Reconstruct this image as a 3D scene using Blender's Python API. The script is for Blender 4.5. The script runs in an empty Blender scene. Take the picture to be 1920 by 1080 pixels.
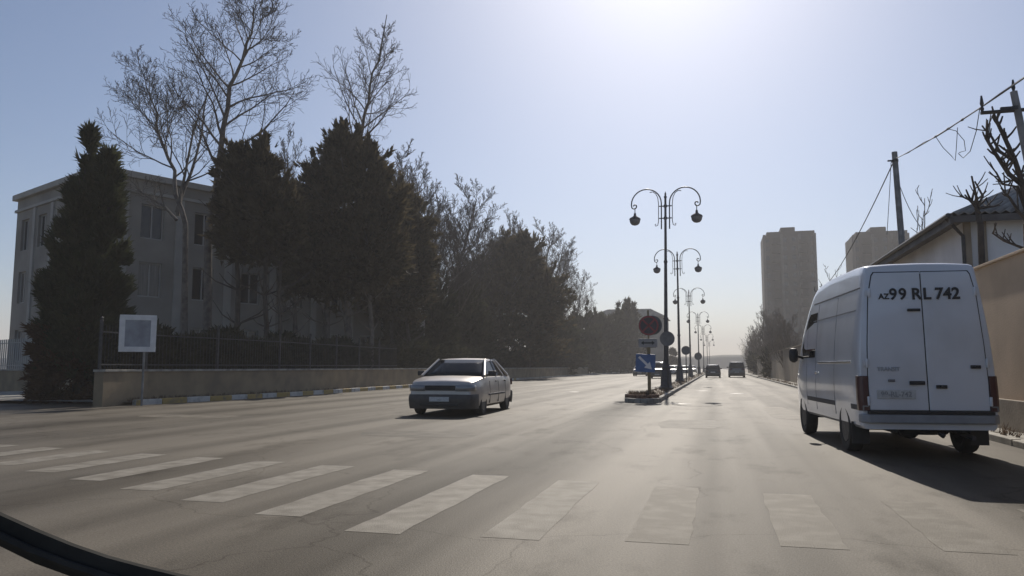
import bpy, bmesh, math, random
import numpy as np
from mathutils import Vector, Matrix

SC = bpy.context.scene
COL = SC.collection
R = math.radians

# ------------------------------------------------------------------ camera, sky, sun, exposure
CAM_H = 1.2
FPX = 1450.0                      # focal length in pixels of a 1920 wide frame
PITCH = math.atan(148 / 1450)
YAW = math.atan(385 / 1450 * math.cos(PITCH))
cam_d = bpy.data.cameras.new('camera'); cam = bpy.data.objects.new('camera', cam_d); COL.objects.link(cam)
cam_d.sensor_width = 36; cam_d.lens = 36 * FPX / 1920
cam_d.clip_start = 0.05; cam_d.clip_end = 6000
cam.location = (0, 0, CAM_H)
cam.rotation_euler = (math.pi / 2 + PITCH, 0, YAW)
SC.camera = cam

SUN_EL, SUN_AZ = R(36), R(-3)     # azimuth from the road direction, positive to the right
W = bpy.data.worlds.new('World'); SC.world = W; W.use_nodes = True
wn = W.node_tree.nodes; wl = W.node_tree.links
bg = wn['Background']; sky = wn.new('ShaderNodeTexSky')
sky.sky_type = 'NISHITA'; sky.sun_disc = False
sky.sun_elevation = SUN_EL; sky.sun_rotation = SUN_AZ
sky.air_density = .85; sky.dust_density = 1.0; sky.ozone_density = 4.0; sky.altitude = 50
wl.new(sky.outputs[0], bg.inputs[0]); bg.inputs[1].default_value = 0.066
sd = bpy.data.lights.new('sun', 'SUN'); sun = bpy.data.objects.new('sun', sd); COL.objects.link(sun)
sd.energy = 3.6; sd.angle = R(0.5); sd.color = (1.0, 0.93, 0.83)
SUNV = Vector((math.sin(SUN_AZ) * math.cos(SUN_EL), math.cos(SUN_AZ) * math.cos(SUN_EL), math.sin(SUN_EL)))
sun.rotation_euler = SUNV.to_track_quat('Z', 'Y').to_euler(); sun.location = (0, 0, 50)
SC.view_settings.view_transform = 'Standard'; SC.view_settings.look = 'None'
SC.view_settings.exposure = 0.38; SC.view_settings.gamma = 1
SC.cycles.use_denoising = True
SC.cycles.max_bounces = 6; SC.cycles.transparent_max_bounces = 16
SC.cycles.volume_bounces = 0

# ------------------------------------------------------------------ placing helpers
_f0 = Vector((-math.sin(YAW), math.cos(YAW), 0)); _r = Vector((math.cos(YAW), math.sin(YAW), 0))
_f = _f0 * math.cos(PITCH) + Vector((0, 0, math.sin(PITCH))); _u = _r.cross(_f)
EYE = Vector((0, 0, CAM_H))
def ray(u, v): return _r * ((u - 960) / FPX) + _u * ((540 - v) / FPX) + _f
def G(u, v, z=0.0):
    r = ray(u, v); return EYE + r * ((z - CAM_H) / r.z)
def AY(u, v, y):
    r = ray(u, v); return EYE + r * (y / r.y)
def AX(u, v, x):
    r = ray(u, v); return EYE + r * (x / r.x)

# ------------------------------------------------------------------ mesh builder
class MB:
    def __init__(s, M=None): s.v = []; s.f = []; s.m = []; s.M = M
    def add(s, vs, fs, mi=0):
        b = len(s.v)
        if s.M is not None: vs = [s.M @ Vector(q) for q in vs]
        s.v += [tuple(q) for q in vs]
        for q in fs: s.f.append(tuple(b + i for i in q)); s.m.append(mi)
        return s
    def quad(s, a, b, c, d, mi=0): return s.add([a, b, c, d], [(0, 1, 2, 3)], mi)
    def box(s, c, d, rz=0.0, mi=0, rot=None):
        x, y, z = d[0] / 2, d[1] / 2, d[2] / 2
        m = rot if rot is not None else Matrix.Rotation(rz, 3, 'Z')
        vs = [m @ Vector((i * x, j * y, k * z)) + Vector(c) for k in (-1, 1) for j in (-1, 1) for i in (-1, 1)]
        return s.add(vs, [(0, 2, 3, 1), (4, 5, 7, 6), (0, 1, 5, 4), (2, 6, 7, 3), (0, 4, 6, 2), (1, 3, 7, 5)], mi)
    def box6(s, x0, x1, y0, y1, z0, z1, mi=0):
        return s.box(((x0 + x1) / 2, (y0 + y1) / 2, (z0 + z1) / 2), (x1 - x0, y1 - y0, z1 - z0), 0, mi)
    def tube(s, pts, rad, n=8, cap=True, mi=0):
        pts = [Vector(p) for p in pts]; k = len(pts)
        if not hasattr(rad, '__len__'): rad = [rad] * k
        vs = []; a = None
        for i, p in enumerate(pts):
            t = (pts[min(i + 1, k - 1)] - pts[max(i - 1, 0)])
            if t.length < 1e-9: t = Vector((0, 0, 1))
            t.normalize()
            if a is None: a = Vector((0, 0, 1)).cross(t) if abs(t.z) < .95 else Vector((1, 0, 0)).cross(t)
            a = a - t * a.dot(t)
            if a.length < 1e-6: a = Vector((1, .3, .2)).cross(t)
            a.normalize(); b = t.cross(a)
            for j in range(n):
                q = 2 * math.pi * j / n
                vs.append(p + (a * math.cos(q) + b * math.sin(q)) * rad[i])
        fs = []
        for i in range(k - 1):
            for j in range(n):
                j2 = (j + 1) % n
                fs.append((i * n + j, i * n + j2, (i + 1) * n + j2, (i + 1) * n + j))
        if cap:
            fs.append(tuple(reversed(range(n)))); fs.append(tuple((k - 1) * n + j for j in range(n)))
        return s.add(vs, fs, mi)
    def lathe(s, prof, c=(0, 0, 0), n=16, axis='z', mi=0, close=False):
        vs = []; c = Vector(c); k = len(prof)
        for r_, h in prof:
            for j in range(n):
                q = 2 * math.pi * j / n; x, y = r_ * math.cos(q), r_ * math.sin(q)
                vs.append(c + Vector((x, y, h) if axis == 'z' else ((h, x, y) if axis == 'x' else (y, h, x))))
        fs = []
        for i in range(k - 1 + (1 if close else 0)):
            i2 = (i + 1) % k
            for j in range(n):
                j2 = (j + 1) % n; fs.append((i * n + j, i * n + j2, i2 * n + j2, i2 * n + j))
        if not close:
            if prof[0][0] > 1e-5: fs.append(tuple(reversed(range(n))))
            if prof[-1][0] > 1e-5: fs.append(tuple((k - 1) * n + j for j in range(n)))
        return s.add(vs, fs, mi)
    def loft(s, rows, closed=False, cap=False, mi=0):
        n = len(rows[0]); vs = [q for r_ in rows for q in r_]; fs = []
        for i in range(len(rows) - 1):
            for j in range(n if closed else n - 1):
                j2 = (j + 1) % n
                fs.append((i * n + j, i * n + j2, (i + 1) * n + j2, (i + 1) * n + j))
        if cap:
            fs.append(tuple(reversed(range(n)))); fs.append(tuple((len(rows) - 1) * n + j for j in range(n)))
        return s.add(vs, fs, mi)
    def prism(s, poly, vec, mi=0):
        """closed polygon of 3D points pushed along vec"""
        n = len(poly); v = Vector(vec)
        vs = [Vector(p) for p in poly] + [Vector(p) + v for p in poly]
        fs = [tuple(range(n)), tuple(reversed(range(n, 2 * n)))] + [(i, n + i, n + (i + 1) % n, (i + 1) % n) for i in range(n)]
        return s.add(vs, fs, mi)
    def build(s, name, mat, parent=None, smooth=None, bevel=0, loc=None):
        me = bpy.data.meshes.new(name); me.from_pydata(s.v, [], s.f)
        mats = mat if isinstance(mat, (list, tuple)) else [mat]
        for q in mats: me.materials.append(q)
        if len(mats) > 1: me.polygons.foreach_set('material_index', s.m)
        bm = bmesh.new(); bm.from_mesh(me)
        bmesh.ops.remove_doubles(bm, verts=bm.verts, dist=1e-5)
        bmesh.ops.recalc_face_normals(bm, faces=bm.faces); bm.to_mesh(me); bm.free()
        if smooth is not None:
            me.polygons.foreach_set('use_smooth', [True] * len(me.polygons))
            me.set_sharp_from_angle(angle=R(smooth))
        me.update()
        o = bpy.data.objects.new(name, me); COL.objects.link(o)
        if loc is not None: o.location = loc
        if parent is not None: o.parent = parent
        if bevel:
            b = o.modifiers.new('bevel', 'BEVEL'); b.width = bevel; b.segments = 2; b.limit_method = 'ANGLE'; b.angle_limit = R(40)
        return o

def tag(o, label=None, cat=None, group=None, kind=None):
    if label: o['label'] = label
    if cat: o['category'] = cat
    if group: o['group'] = group
    if kind: o['kind'] = kind
    return o
def thing(name, label, cat, loc=(0, 0, 0), rz=0.0, group=None):
    o = bpy.data.objects.new(name, None); COL.objects.link(o); o.empty_display_size = .2
    o.location = loc; o.rotation_euler = (0, 0, rz)
    return tag(o, label, cat, group)
def copy_tree(o, parent=None):
    c = o.copy(); COL.objects.link(c); c.parent = parent
    for ch in list(o.children): copy_tree(ch, c)
    return c
def dup(root, loc, rz=0.0, scale=1.0, label=None):
    c = copy_tree(root); c.location = loc; c.rotation_euler = (0, 0, rz)
    c.scale = (scale,) * 3 if not hasattr(scale, '__len__') else scale
    if label: c['label'] = label
    return c
def struct(o): o['kind'] = 'structure'; return o

# ------------------------------------------------------------------ materials
def mat(name, col, rough=.6, metal=0.0, var=0.0, scale=5.0, bump=0.0, bscale=None, col2=None, spec=.5, coat=0.0,
        stretch=None, detail=6.0, lo=.35, hi=.65):
    m = bpy.data.materials.new(name); m.use_nodes = True
    nt = m.node_tree; n = nt.nodes; b = n['Principled BSDF']
    b.inputs['Base Color'].default_value = (*col, 1); b.inputs['Roughness'].default_value = rough
    b.inputs['Metallic'].default_value = metal; b.inputs['Specular IOR Level'].default_value = spec
    b.inputs['Coat Weight'].default_value = coat; b.inputs['Coat Roughness'].default_value = .08
    tc = n.new('ShaderNodeTexCoord'); src = tc.outputs['Object']
    if stretch:
        mp = n.new('ShaderNodeMapping'); mp.inputs['Scale'].default_value = stretch
        nt.links.new(src, mp.inputs[0]); src = mp.outputs[0]
    if var or col2:
        tx = n.new('ShaderNodeTexNoise'); tx.inputs['Scale'].default_value = scale; tx.inputs['Detail'].default_value = detail
        nt.links.new(src, tx.inputs['Vector'])
        rp = n.new('ShaderNodeValToRGB')
        a = col2 if col2 else tuple(max(0, c * (1 - var)) for c in col)
        e = col if col2 else tuple(min(1, c * (1 + var)) for c in col)
        rp.color_ramp.elements[0].color = (*a, 1); rp.color_ramp.elements[1].color = (*e, 1)
        rp.color_ramp.elements[0].position = lo; rp.color_ramp.elements[1].position = hi
        nt.links.new(tx.outputs['Fac'], rp.inputs[0]); nt.links.new(rp.outputs[0], b.inputs['Base Color'])
    if bump:
        t2 = n.new('ShaderNodeTexNoise'); t2.inputs['Scale'].default_value = bscale or scale * 4; t2.inputs['Detail'].default_value = 4
        nt.links.new(src, t2.inputs['Vector'])
        bp = n.new('ShaderNodeBump'); bp.inputs['Strength'].default_value = bump; bp.inputs['Distance'].default_value = .02
        nt.links.new(t2.outputs['Fac'], bp.inputs['Height']); nt.links.new(bp.outputs[0], b.inputs['Normal'])
    return m
def glass(name, tint=(.25, .28, .3), clear=.45, rough=.03):
    m = bpy.data.materials.new(name); m.use_nodes = True
    nt = m.node_tree; n = nt.nodes; b = n['Principled BSDF']; out = n['Material Output']
    b.inputs['Base Color'].default_value = (.015, .017, .02, 1); b.inputs['Roughness'].default_value = rough
    tr = n.new('ShaderNodeBsdfTransparent'); tr.inputs[0].default_value = (*tint, 1)
    mx = n.new('ShaderNodeMixShader'); mx.inputs[0].default_value = clear
    nt.links.new(b.outputs[0], mx.inputs[1]); nt.links.new(tr.outputs[0], mx.inputs[2]); nt.links.new(mx.outputs[0], out.inputs[0])
    return m
def leaf_mat(name, a, b_, scale=1.2, trans=.4):
    m = mat(name, b_, .75, 0, 0, scale, col2=a, spec=.2, lo=.38, hi=.62)
    nt = m.node_tree; n = nt.nodes; b = n['Principled BSDF']; tl = n.new('ShaderNodeBsdfTranslucent'); mx = n.new('ShaderNodeMixShader'); mx.inputs[0].default_value = trans
    nt.links.new(b.inputs['Base Color'].links[0].from_socket, tl.inputs[0]); nt.links.new(b.outputs[0], mx.inputs[1]); nt.links.new(tl.outputs[0], mx.inputs[2]); nt.links.new(mx.outputs[0], n['Material Output'].inputs[0])
    return m
def asphalt_mat():
    m = bpy.data.materials.new('asphalt'); m.use_nodes = True
    nt = m.node_tree; n = nt.nodes; L = nt.links; b = n['Principled BSDF']
    tc = n.new('ShaderNodeTexCoord')
    def noise(sc, det=5, st=None, rough=.5):
        t = n.new('ShaderNodeTexNoise'); t.inputs['Scale'].default_value = sc; t.inputs['Detail'].default_value = det
        t.inputs['Roughness'].default_value = rough
        v = tc.outputs['Object']
        if st:
            mp = n.new('ShaderNodeMapping'); mp.inputs['Scale'].default_value = st; L.new(v, mp.inputs[0]); v = mp.outputs[0]
        L.new(v, t.inputs['Vector']); return t.outputs['Fac']
    def ramp(s, p0, c0, p1, c1):
        r_ = n.new('ShaderNodeValToRGB'); e = r_.color_ramp.elements
        e[0].position = p0; e[1].position = p1; e[0].color = (*c0, 1); e[1].color = (*c1, 1); L.new(s, r_.inputs[0]); return r_.outputs[0]
    def mul(a, c, f=1.0):
        x = n.new('ShaderNodeMixRGB'); x.blend_type = 'MULTIPLY'; x.inputs[0].default_value = f; L.new(a, x.inputs[1]); L.new(c, x.inputs[2]); return x.outputs[0]
    base = ramp(noise(.35, 8, (1, .45, 1)), .3, (.098, .083, .062), .7, (.16, .137, .104))
    lanes = ramp(noise(.9, 3, (1, .03, 1)),   .36, (.6, .59, .58), .6, (1.06, 1.06, 1.06))       # wheel-worn lane streaks
    grain = ramp(noise(60, 3), .3, (.62, .62, .62), .7, (1.15, 1.15, 1.15))
    stain = ramp(noise(1.3, 7, (1, .45, 1), .68), .53, (1, 1, 1), .70, (.64, .62, .6))
    vo = n.new('ShaderNodeTexVoronoi'); vo.feature = 'DISTANCE_TO_EDGE'; vo.inputs['Scale'].default_value = .28
    wp = n.new('ShaderNodeTexNoise'); wp.inputs['Scale'].default_value = 1.1; wp.inputs['Detail'].default_value = 5
    L.new(tc.outputs['Object'], wp.inputs['Vector'])
    ad = n.new('ShaderNodeMixRGB'); ad.blend_type = 'ADD'; ad.inputs[0].default_value = .9
    L.new(tc.outputs['Object'], ad.inputs[1]); L.new(wp.outputs['Color'], ad.inputs[2]); L.new(ad.outputs[0], vo.inputs['Vector'])
    crack = ramp(vo.outputs['Distance'], .0, (.7, .68, .66), .004, (1, 1, 1))
    sx = n.new('ShaderNodeSeparateXYZ'); L.new(tc.outputs['Object'], sx.inputs[0])
    wob = noise(.5, 6, (1, .25, 1), .6)
    def band(x0, half, dark):      # dirt and oil that gathers along a line of the road
        a1 = n.new('ShaderNodeMath'); a1.operation = 'MULTIPLY_ADD'; L.new(wob, a1.inputs[0]); a1.inputs[1].default_value = 1.3; a1.inputs[2].default_value = -x0 - .65
        a2 = n.new('ShaderNodeMath'); a2.operation = 'ADD'; L.new(sx.outputs[0], a2.inputs[0]); L.new(a1.outputs[0], a2.inputs[1])
        a3 = n.new('ShaderNodeMath'); a3.operation = 'ABSOLUTE'; L.new(a2.outputs[0], a3.inputs[0])
        return ramp(a3.outputs[0], half * .2, (dark, dark * .985, dark * .97), half, (1, 1, 1))
    one = n.new('ShaderNodeRGB'); one.outputs[0].default_value = (1, 1, 1, 1)
    w_ = mul(mul(mul(one.outputs[0], lanes), stain), crack)      # wear and dirt: darkens and dulls
    for x0, half, dark in ((-2.5, .95, .5), (-.3, .5, .86), (2.75, .5, .86), (-6.2, .5, .88), (-9.6, .5, .86), (-13.2, .6, .86), (4.1, .5, .8), (-16.9, .7, .72)): w_ = mul(w_, band(x0, half, dark))
    c = mul(mul(base, grain), w_)
    bw = n.new('ShaderNodeRGBToBW'); L.new(w_, bw.inputs[0]); sp_ = n.new('ShaderNodeMath'); sp_.operation = 'MULTIPLY'; L.new(bw.outputs[0], sp_.inputs[0]); sp_.inputs[1].default_value = .22; L.new(sp_.outputs[0], b.inputs['Specular IOR Level'])
    L.new(c, b.inputs['Base Color'])
    b.inputs['Specular Tint'].default_value = (1, .93, .82, 1)
    b.inputs['Roughness'].default_value = .66; b.inputs['Specular IOR Level'].default_value = .32
    bp = n.new('ShaderNodeBump'); bp.inputs['Strength'].default_value = .35; bp.inputs['Distance'].default_value = .01
    L.new(noise(90, 3), bp.inputs['Height']); L.new(bp.outputs[0], b.inputs['Normal'])
    return m
def paint_wear_mat(name, paint, under, p0, p1, sc=3.0):
    m = mat(name, paint, .68, 0, 0, sc, .35, 90, col2=under, lo=p0, hi=p1, detail=9, spec=.22)
    return m
M = {}
M['asphalt'] = asphalt_mat()
M['soil'] = mat('dusty_soil', (.2, .165, .12), .9, 0, .3, .6, .4, 12)
M['zebra'] = paint_wear_mat('worn_zebra_paint', (.25, .228, .19), (.15, .133, .106), .30, .66, 4.5)
M['zebra_worn'] = paint_wear_mat('faded_zebra_paint', (.20, .18, .146), (.132, .115, .089), .44, .74, 4.5)
M['patch'] = mat('asphalt_patch', (.085, .073, .056), .66, 0, .25, 3, .35, 90, spec=.3)
M['patch_pale'] = mat('asphalt_patch_pale', (.135, .117, .09), .66, 0, .25, 3, .35, 90, spec=.3)
M['kerb'] = mat('kerb_concrete', (.32, .3, .26), .85, 0, .3, 3, .3, 40)
M['kerb_white'] = mat('kerb_white_paint', (.55, .54, .5), .7, 0, 0, 4, .2, 40, col2=(.3, .29, .27), lo=.3, hi=.5)
M['kerb_yellow'] = mat('kerb_yellow_paint', (.42, .29, .09), .7, 0, 0, 4, .2, 40, col2=(.25, .2, .12), lo=.3, hi=.5)
M['paving'] = mat('paving', (.28, .26, .22), .85, 0, .25, 2.5, .3, 30)
M['low_wall'] = mat('low_wall_render', (.30, .23, .14), .85, 0, 0, 1.3, .3, 25, col2=(.2, .155, .1))
M['brown_wall'] = mat('brown_render', (.27, .215, .155), .85, 0, .2, .6, .25, 20)
M['tan_wall'] = mat('tan_render', (.5, .37, .25), .85, 0, .13, .8, .25, 30)
M['plinth'] = mat('plinth_stone', (.27, .225, .17), .85, 0, .2, 1.5, .3, 20)
M['bld'] = mat('pale_stone_render', (.27, .25, .22), .85, 0, .16, .5, .2, 20)
M['bld_trim'] = mat('stone_trim', (.36, .345, .315), .8, 0, .1, 1)
M['house'] = mat('house_render', (.74, .75, .77), .85, 0, .1, .7, .2, 20)
M['roof_dark'] = mat('dark_roof_sheet', (.085, .08, .08), .7, 0, .3, 2)
M['roof_grey'] = mat('corrugated_fibre_cement', (.3, .29, .28), .8, 0, .25, 1.5)
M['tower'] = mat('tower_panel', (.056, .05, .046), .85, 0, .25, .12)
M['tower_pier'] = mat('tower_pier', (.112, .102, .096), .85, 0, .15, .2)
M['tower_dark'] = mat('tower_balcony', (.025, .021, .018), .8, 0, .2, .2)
M['win'] = mat('window_glass', (.02, .022, .026), .08)
M['win_curtain'] = mat('curtained_window', (.16, .15, .135), .25, 0, .3, 2, stretch=(6, 6, .3))
M['win_frame'] = mat('window_frame_paint', (.4, .39, .37), .5)
M['iron'] = mat('dark_iron', (.045, .045, .048), .5, .3, .3, 8)
M['lamp_iron'] = mat('lamp_post_paint', (.07, .07, .075), .45, .4, .25, 6)
M['lamp_globe'] = mat('lamp_globe', (.16, .16, .17), .25)
M['pole'] = mat('utility_pole_steel', (.22, .22, .22), .6, .3, .25, 4)
M['cable'] = mat('cable_black', (.04, .04, .042), .6)
M['bark'] = mat('bark_grey', (.13, .11, .095), .9, 0, .35, 4, .5, 30)
M['bark_dark'] = mat('bark_dark', (.06, .048, .04), .9, 0, .35, 4, .5, 30)
M['twig'] = mat('twigs', (.065, .053, .047), .9, 0, .25, 2)
M['twig_hazed'] = mat('hazed_far_twigs', (.2, .17, .14), .9, 0, .25, 1)  # lighter than the other twigs: haze put into the colour
M['leaf'] = leaf_mat('conifer_foliage', (.04, .034, .02), (.12, .095, .056))
M['leaf_green'] = leaf_mat('cypress_foliage', (.04, .046, .022), (.085, .09, .045))
M['leaf_hedge'] = leaf_mat('hedge_foliage', (.03, .031, .018), (.06, .06, .034), 2)
M['leaf_brown'] = leaf_mat('dead_foliage', (.06, .032, .018), (.125, .07, .038), 2)
M['dry'] = leaf_mat('dry_plants', (.07, .05, .036), (.15, .11, .08), 6)
M['white_paint'] = mat('van_white_paint', (.74, .76, .80), .3, 0, 0, 1.1, spec=.5, coat=1.0, col2=(.62, .63, .65), lo=.3, hi=.55)
M['silver'] = mat('silver_paint', (.50, .455, .41), .36, .35, .06, 3, coat=.35)
M['dark_paint'] = mat('dark_car_paint', (.03, .03, .036), .3, .3, coat=.5)
M['grey_paint'] = mat('grey_car_paint', (.12, .125, .13), .3, .4, coat=.5)
M['pale_glint_paint'] = mat('pale_glint_car_paint', (.8, .8, .8), .3, 0, coat=.5)  # paleness carries the sun's glints on the oncoming cars
M['black_plastic'] = mat('black_plastic', (.025, .025, .027), .55, 0, .2, 10)
M['grey_plastic'] = mat('grey_plastic', (.07, .07, .075), .6, 0, .15, 8)
M['shade_dark_bumper'] = mat('shade_dark_bumper', (.075, .068, .06), .55, 0, .15, 8)  # dark tone paints in the shade on the car's front
M['wiper'] = mat('wiper_rubber', (.05, .048, .043), .95, 0, .2, 30, spec=.08)
M['rubber'] = mat('tyre_rubber', (.022, .022, .022), .8, 0, .25, 10)
M['rim'] = mat('wheel_rim', (.1, .1, .1), .55, .7, .3, 9)
M['chrome'] = mat('chrome', (.6, .6, .6), .15, 1)
M['red_lens'] = mat('red_lens', (.065, .013, .015), .3, coat=.2)
M['lens'] = mat('headlamp_lens', (.26, .265, .27), .08, .2, coat=.6)
M['amber'] = mat('amber_lens', (.5, .2, .03), .15)
M['plate'] = mat('number_plate', (.56, .56, .55), .5, 0, .1, 20)
M['ink'] = mat('black_lettering', (.02, .02, .022), .5)
M['bumper_grey'] = mat('bumper_grey', (.3, .31, .33), .5, 0, .1, 6)
M['faint_dark'] = mat('worn_plate_lettering', (.3, .3, .31), .5)
M['faint'] = mat('faded_lettering', (.42, .43, .45), .5)
M['badge'] = mat('grey_badge', (.16, .16, .17), .4)
M['carglass'] = glass('car_glass', (.34, .37, .38), .42)
M['darkglass'] = glass('dark_car_glass', (.14, .15, .16), .25)
M['seat'] = mat('seat_cloth', (.04, .04, .042), .9)
M['dirt'] = mat('underbody', (.025, .024, .023), .85)
M['sign_back'] = mat('sign_back_grey', (.15, .15, .155), .55, .4, .15, 5)
M['sign_red'] = mat('sign_red', (.30, .05, .055), .45, 0, .12, 5)
M['sign_blue'] = mat('sign_blue', (.06, .13, .30), .45, 0, .15, 5)
M['sign_navy'] = mat('sign_navy', (.07, .052, .06), .5, 0, .1, 5)
M['sign_white'] = mat('sign_white', (.72, .71, .7), .5, 0, .08, 5)
M['sign_plate'] = mat('sign_plate', (.3, .29, .29), .5, 0, .12, 5)
M['post_wood'] = mat('post_ochre', (.2, .16, .09), .8, 0, .3, 6)
M['board'] = mat('notice_board_face', (.27, .285, .32), .4, 0, .2, 3)
M['hill'] = mat('far_hill', (.12, .115, .085), .95, 0, .3, .02)
M['manhole'] = mat('manhole_iron', (.05, .045, .04), .6, .5, .3, 20)
M['brick'] = mat('old_brick', (.19, .11, .075), .9, 0, .35, 6, .4, 30)

for k_ in ('zebra', 'zebra_worn', 'patch', 'patch_pale'):
    b_ = M[k_].node_tree.nodes['Principled BSDF']; b_.inputs['Specular Tint'].default_value = (1, .93, .82, 1); b_.inputs['Specular IOR Level'].default_value = .17

# ------------------------------------------------------------------ ground, road, kerbs, markings
g = MB(); g.quad((-1200, -250, -.12), (1200, -250, -.12), (1200, 1800, -.12), (-1200, 1800, -.12))
struct(g.build('ground', M['soil']))
LK = [(-17.6, 20.6), (-17.2, 25), (-16.9, 29.5), (-17.3, 43), (-18.1, 71), (-18.3, 177), (-18.5, 480)]      # left kerb
rd = MB()
def seg_strip(mb, left, right, z):
    for i in range(len(left) - 1):
        mb.quad((*left[i], z), (*right[i], z), (*right[i + 1], z), (*left[i + 1], z))
ys = [20.6, 25, 29.5, 43, 71, 177, 480]
seg_strip(rd, LK, [(4.3, y) for y in ys], 0)
rd.quad((-120, -40, 0), (4.3, -40, 0), (4.3, 20.6, 0), (-17.6, 20.6, 0)); rd.add([(-120, -40, 0), (-17.6, 20.6, 0), (-21, 26.5, 0), (-120, 62, 0)], [(0, 1, 2, 3)])
struct(rd.build('road', M['asphalt']))
def kerb_run(name, pts, mats, w=.16, hgt=.13, step=1.0, z0=-.1):
    """kerb stones set end to end along a line; colours alternate stone by stone"""
    P = [Vector((*p, 0)) for p in pts]; mb = MB(); k = 0; rng = random.Random(3)
    for a, b in zip(P[:-1], P[1:]):
        L_ = (b - a).length; n = max(1, round(L_ / step)); d = (b - a) / L_; nr = Vector((-d.y, d.x, 0))
        for i in range(n):
            s = a + d * (L_ * i / n + .012); e = a + d * (L_ * (i + 1) / n - .012); hh = hgt + rng.uniform(-.008, .008); o = rng.uniform(-.008, .008)
            q = [s + nr * o, e + nr * o, e + nr * (w + o), s + nr * (w + o)]
            mb.prism([(p.x, p.y, z0) for p in q], (0, 0, hh - z0), k % len(mats)); k += 1
    o = mb.build(name, mats, bevel=.012); return struct(o)
kerb_run('kerb', [(-20.5, 23.2), (-17.75, 20.75), (-17.2, 25), (-16.9, 29.5), (-17.3, 43), (-18.1, 71)], [M['kerb_white'], M['kerb_yellow']], hgt=.17)
kerb_run('kerb', [(-18.1, 71.1), (-18.3, 177), (-18.5, 480)], [M['kerb']], step=3, hgt=.15)
pv = MB(); seg_strip(pv, [(x - 14, y) for x, y in LK], [(x - .15, y) for x, y in LK], .1)
struct(pv.build('pavement', M['paving']))
pv = MB(); pv.quad((4.44, -40, .08), (6.2, -40, .08), (6.2, 480, .08), (4.44, 480, .08)); struct(pv.build('pavement', M['paving']))
kerb_run('kerb', [(4.44, -6), (4.44, 60), (4.44, 480)], [M['kerb']], w=.14, hgt=.1, step=1.5)
# median strip
MX0, MX1, MY0 = -3.1, -1.9, 26.2
md = MB(); md.quad((MX0 + .1, MY0 + .5, .1), (MX1 - .1, MY0 + .5, .1), (MX1 - .1, 480, .1), (MX0 + .1, 480, .1))
struct(md.build('median_strip', M['soil']))
arc = [(MX1 - .6 + .6 * math.cos(t), MY0 + .6 - .6 * math.sin(t)) for t in [math.pi * i / 8 for i in range(9)]]
kerb_run('kerb', [(MX1, 420), (MX1, 90), (MX1, MY0 + .6)] + arc[1:-1] + [(MX0, MY0 + .6), (MX0, 90), (MX0, 420)], [M['kerb']], w=-.15, hgt=.15, step=1.0)
# zebra crossing
zb = MB(); zw = MB(); rng = random.Random(5)
def edge_near(x): return 5.28 - (.40 if x < -2.57 else -.12) * (x + 2.57)
def edge_far(x): return 8.33 - .165 * (x + 2.2)
x = -14.92
while x < 3.9:
    w_ = .43; n = 10; ea = [x + rng.uniform(-.012, .012) for _ in range(n + 1)]; eb = [x + w_ + rng.uniform(-.012, .012) for _ in range(n + 1)]
    y0, y1 = edge_near(x), edge_far(x); yy = [y0 + (y1 - y0) * i / n for i in range(n + 1)]
    for i in range(n): (zb if x < -1.3 else zw).quad((ea[i], yy[i], .0022), (eb[i], yy[i], .0022), (eb[i + 1], yy[i + 1], .0022), (ea[i + 1], yy[i + 1], .0022))
    x += 1.02
struct(zb.build('crosswalk_markings', M['zebra'])); struct(zw.build('crosswalk_markings', M['zebra_worn']))
for k, (u, v, lab) in enumerate([(1275, 757, 'dark round manhole cover in the road beside the median kerb'), (1318, 733, 'worn manhole cover farther up the lane beside the median'),
                                 (1072, 735, 'dark manhole cover in the oncoming lanes right of the silver car'), (1385, 738, 'faint manhole cover in the right-hand lane ahead of the white van')]):
    p = G(u, v); mh = MB(); mh.lathe([(.01, .012), (.30, .012), (.31, .006), (.36, .008), (.38, .003)], (p.x, p.y, 0), 24)
    tag(mh.build('manhole_cover', M['manhole'], smooth=40), lab, 'manhole cover', 'manhole covers in the road')
pt_ = MB(); pp_ = MB()
for (x, y, w_, l_, m_) in ((-.6, 17, 1.3, 2.6, 0), (.9, 31, 1.0, 3.5, 0), (-5.2, 13.2, 2.2, 1.2, 0), (-9.5, 27, 1.2, 5.0, 0), (-12.6, 16.5, 2.6, 1.0, 1), (1.6, 22, .7, 6.0, 1), (-4.6, 40, 1.4, 7.0, 1), (2.2, 52, 1.2, 5, 0)):
    k = 14; q = []; rg = random.Random(int(y * 10))
    for i in range(k):
        a = 2 * math.pi * i / k; c_, s_ = math.cos(a), math.sin(a); e_ = 5
        r_ = (abs(c_) ** e_ + abs(s_) ** e_) ** (-1 / e_) * rg.uniform(.93, 1.04); q.append((x + c_ * r_ * w_ / 2, y + s_ * r_ * l_ / 2, .0018))
    (pp_ if m_ else pt_).add(q, [tuple(range(k))])
struct(pt_.build('road_patches', M['patch'])); struct(pp_.build('road_patches', M['patch_pale']))
# low far ridge
rng = random.Random(11); top = []; hb = MB()
rows = []
for i in range(90):
    x = -700 + i * 16
    hgt = 9.2 + .6 * math.sin(i * .31) + .5 * math.sin(i * .83 + 1) + rng.uniform(-.5, .5)
    rows.append([(x, 560, -.2), (x, 566, hgt * .8), (x, 580, hgt), (x, 900, hgt * .5), (x, 1200, -.2)])
hb.loft(rows); struct(hb.build('hills', M['hill'], smooth=60))

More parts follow.
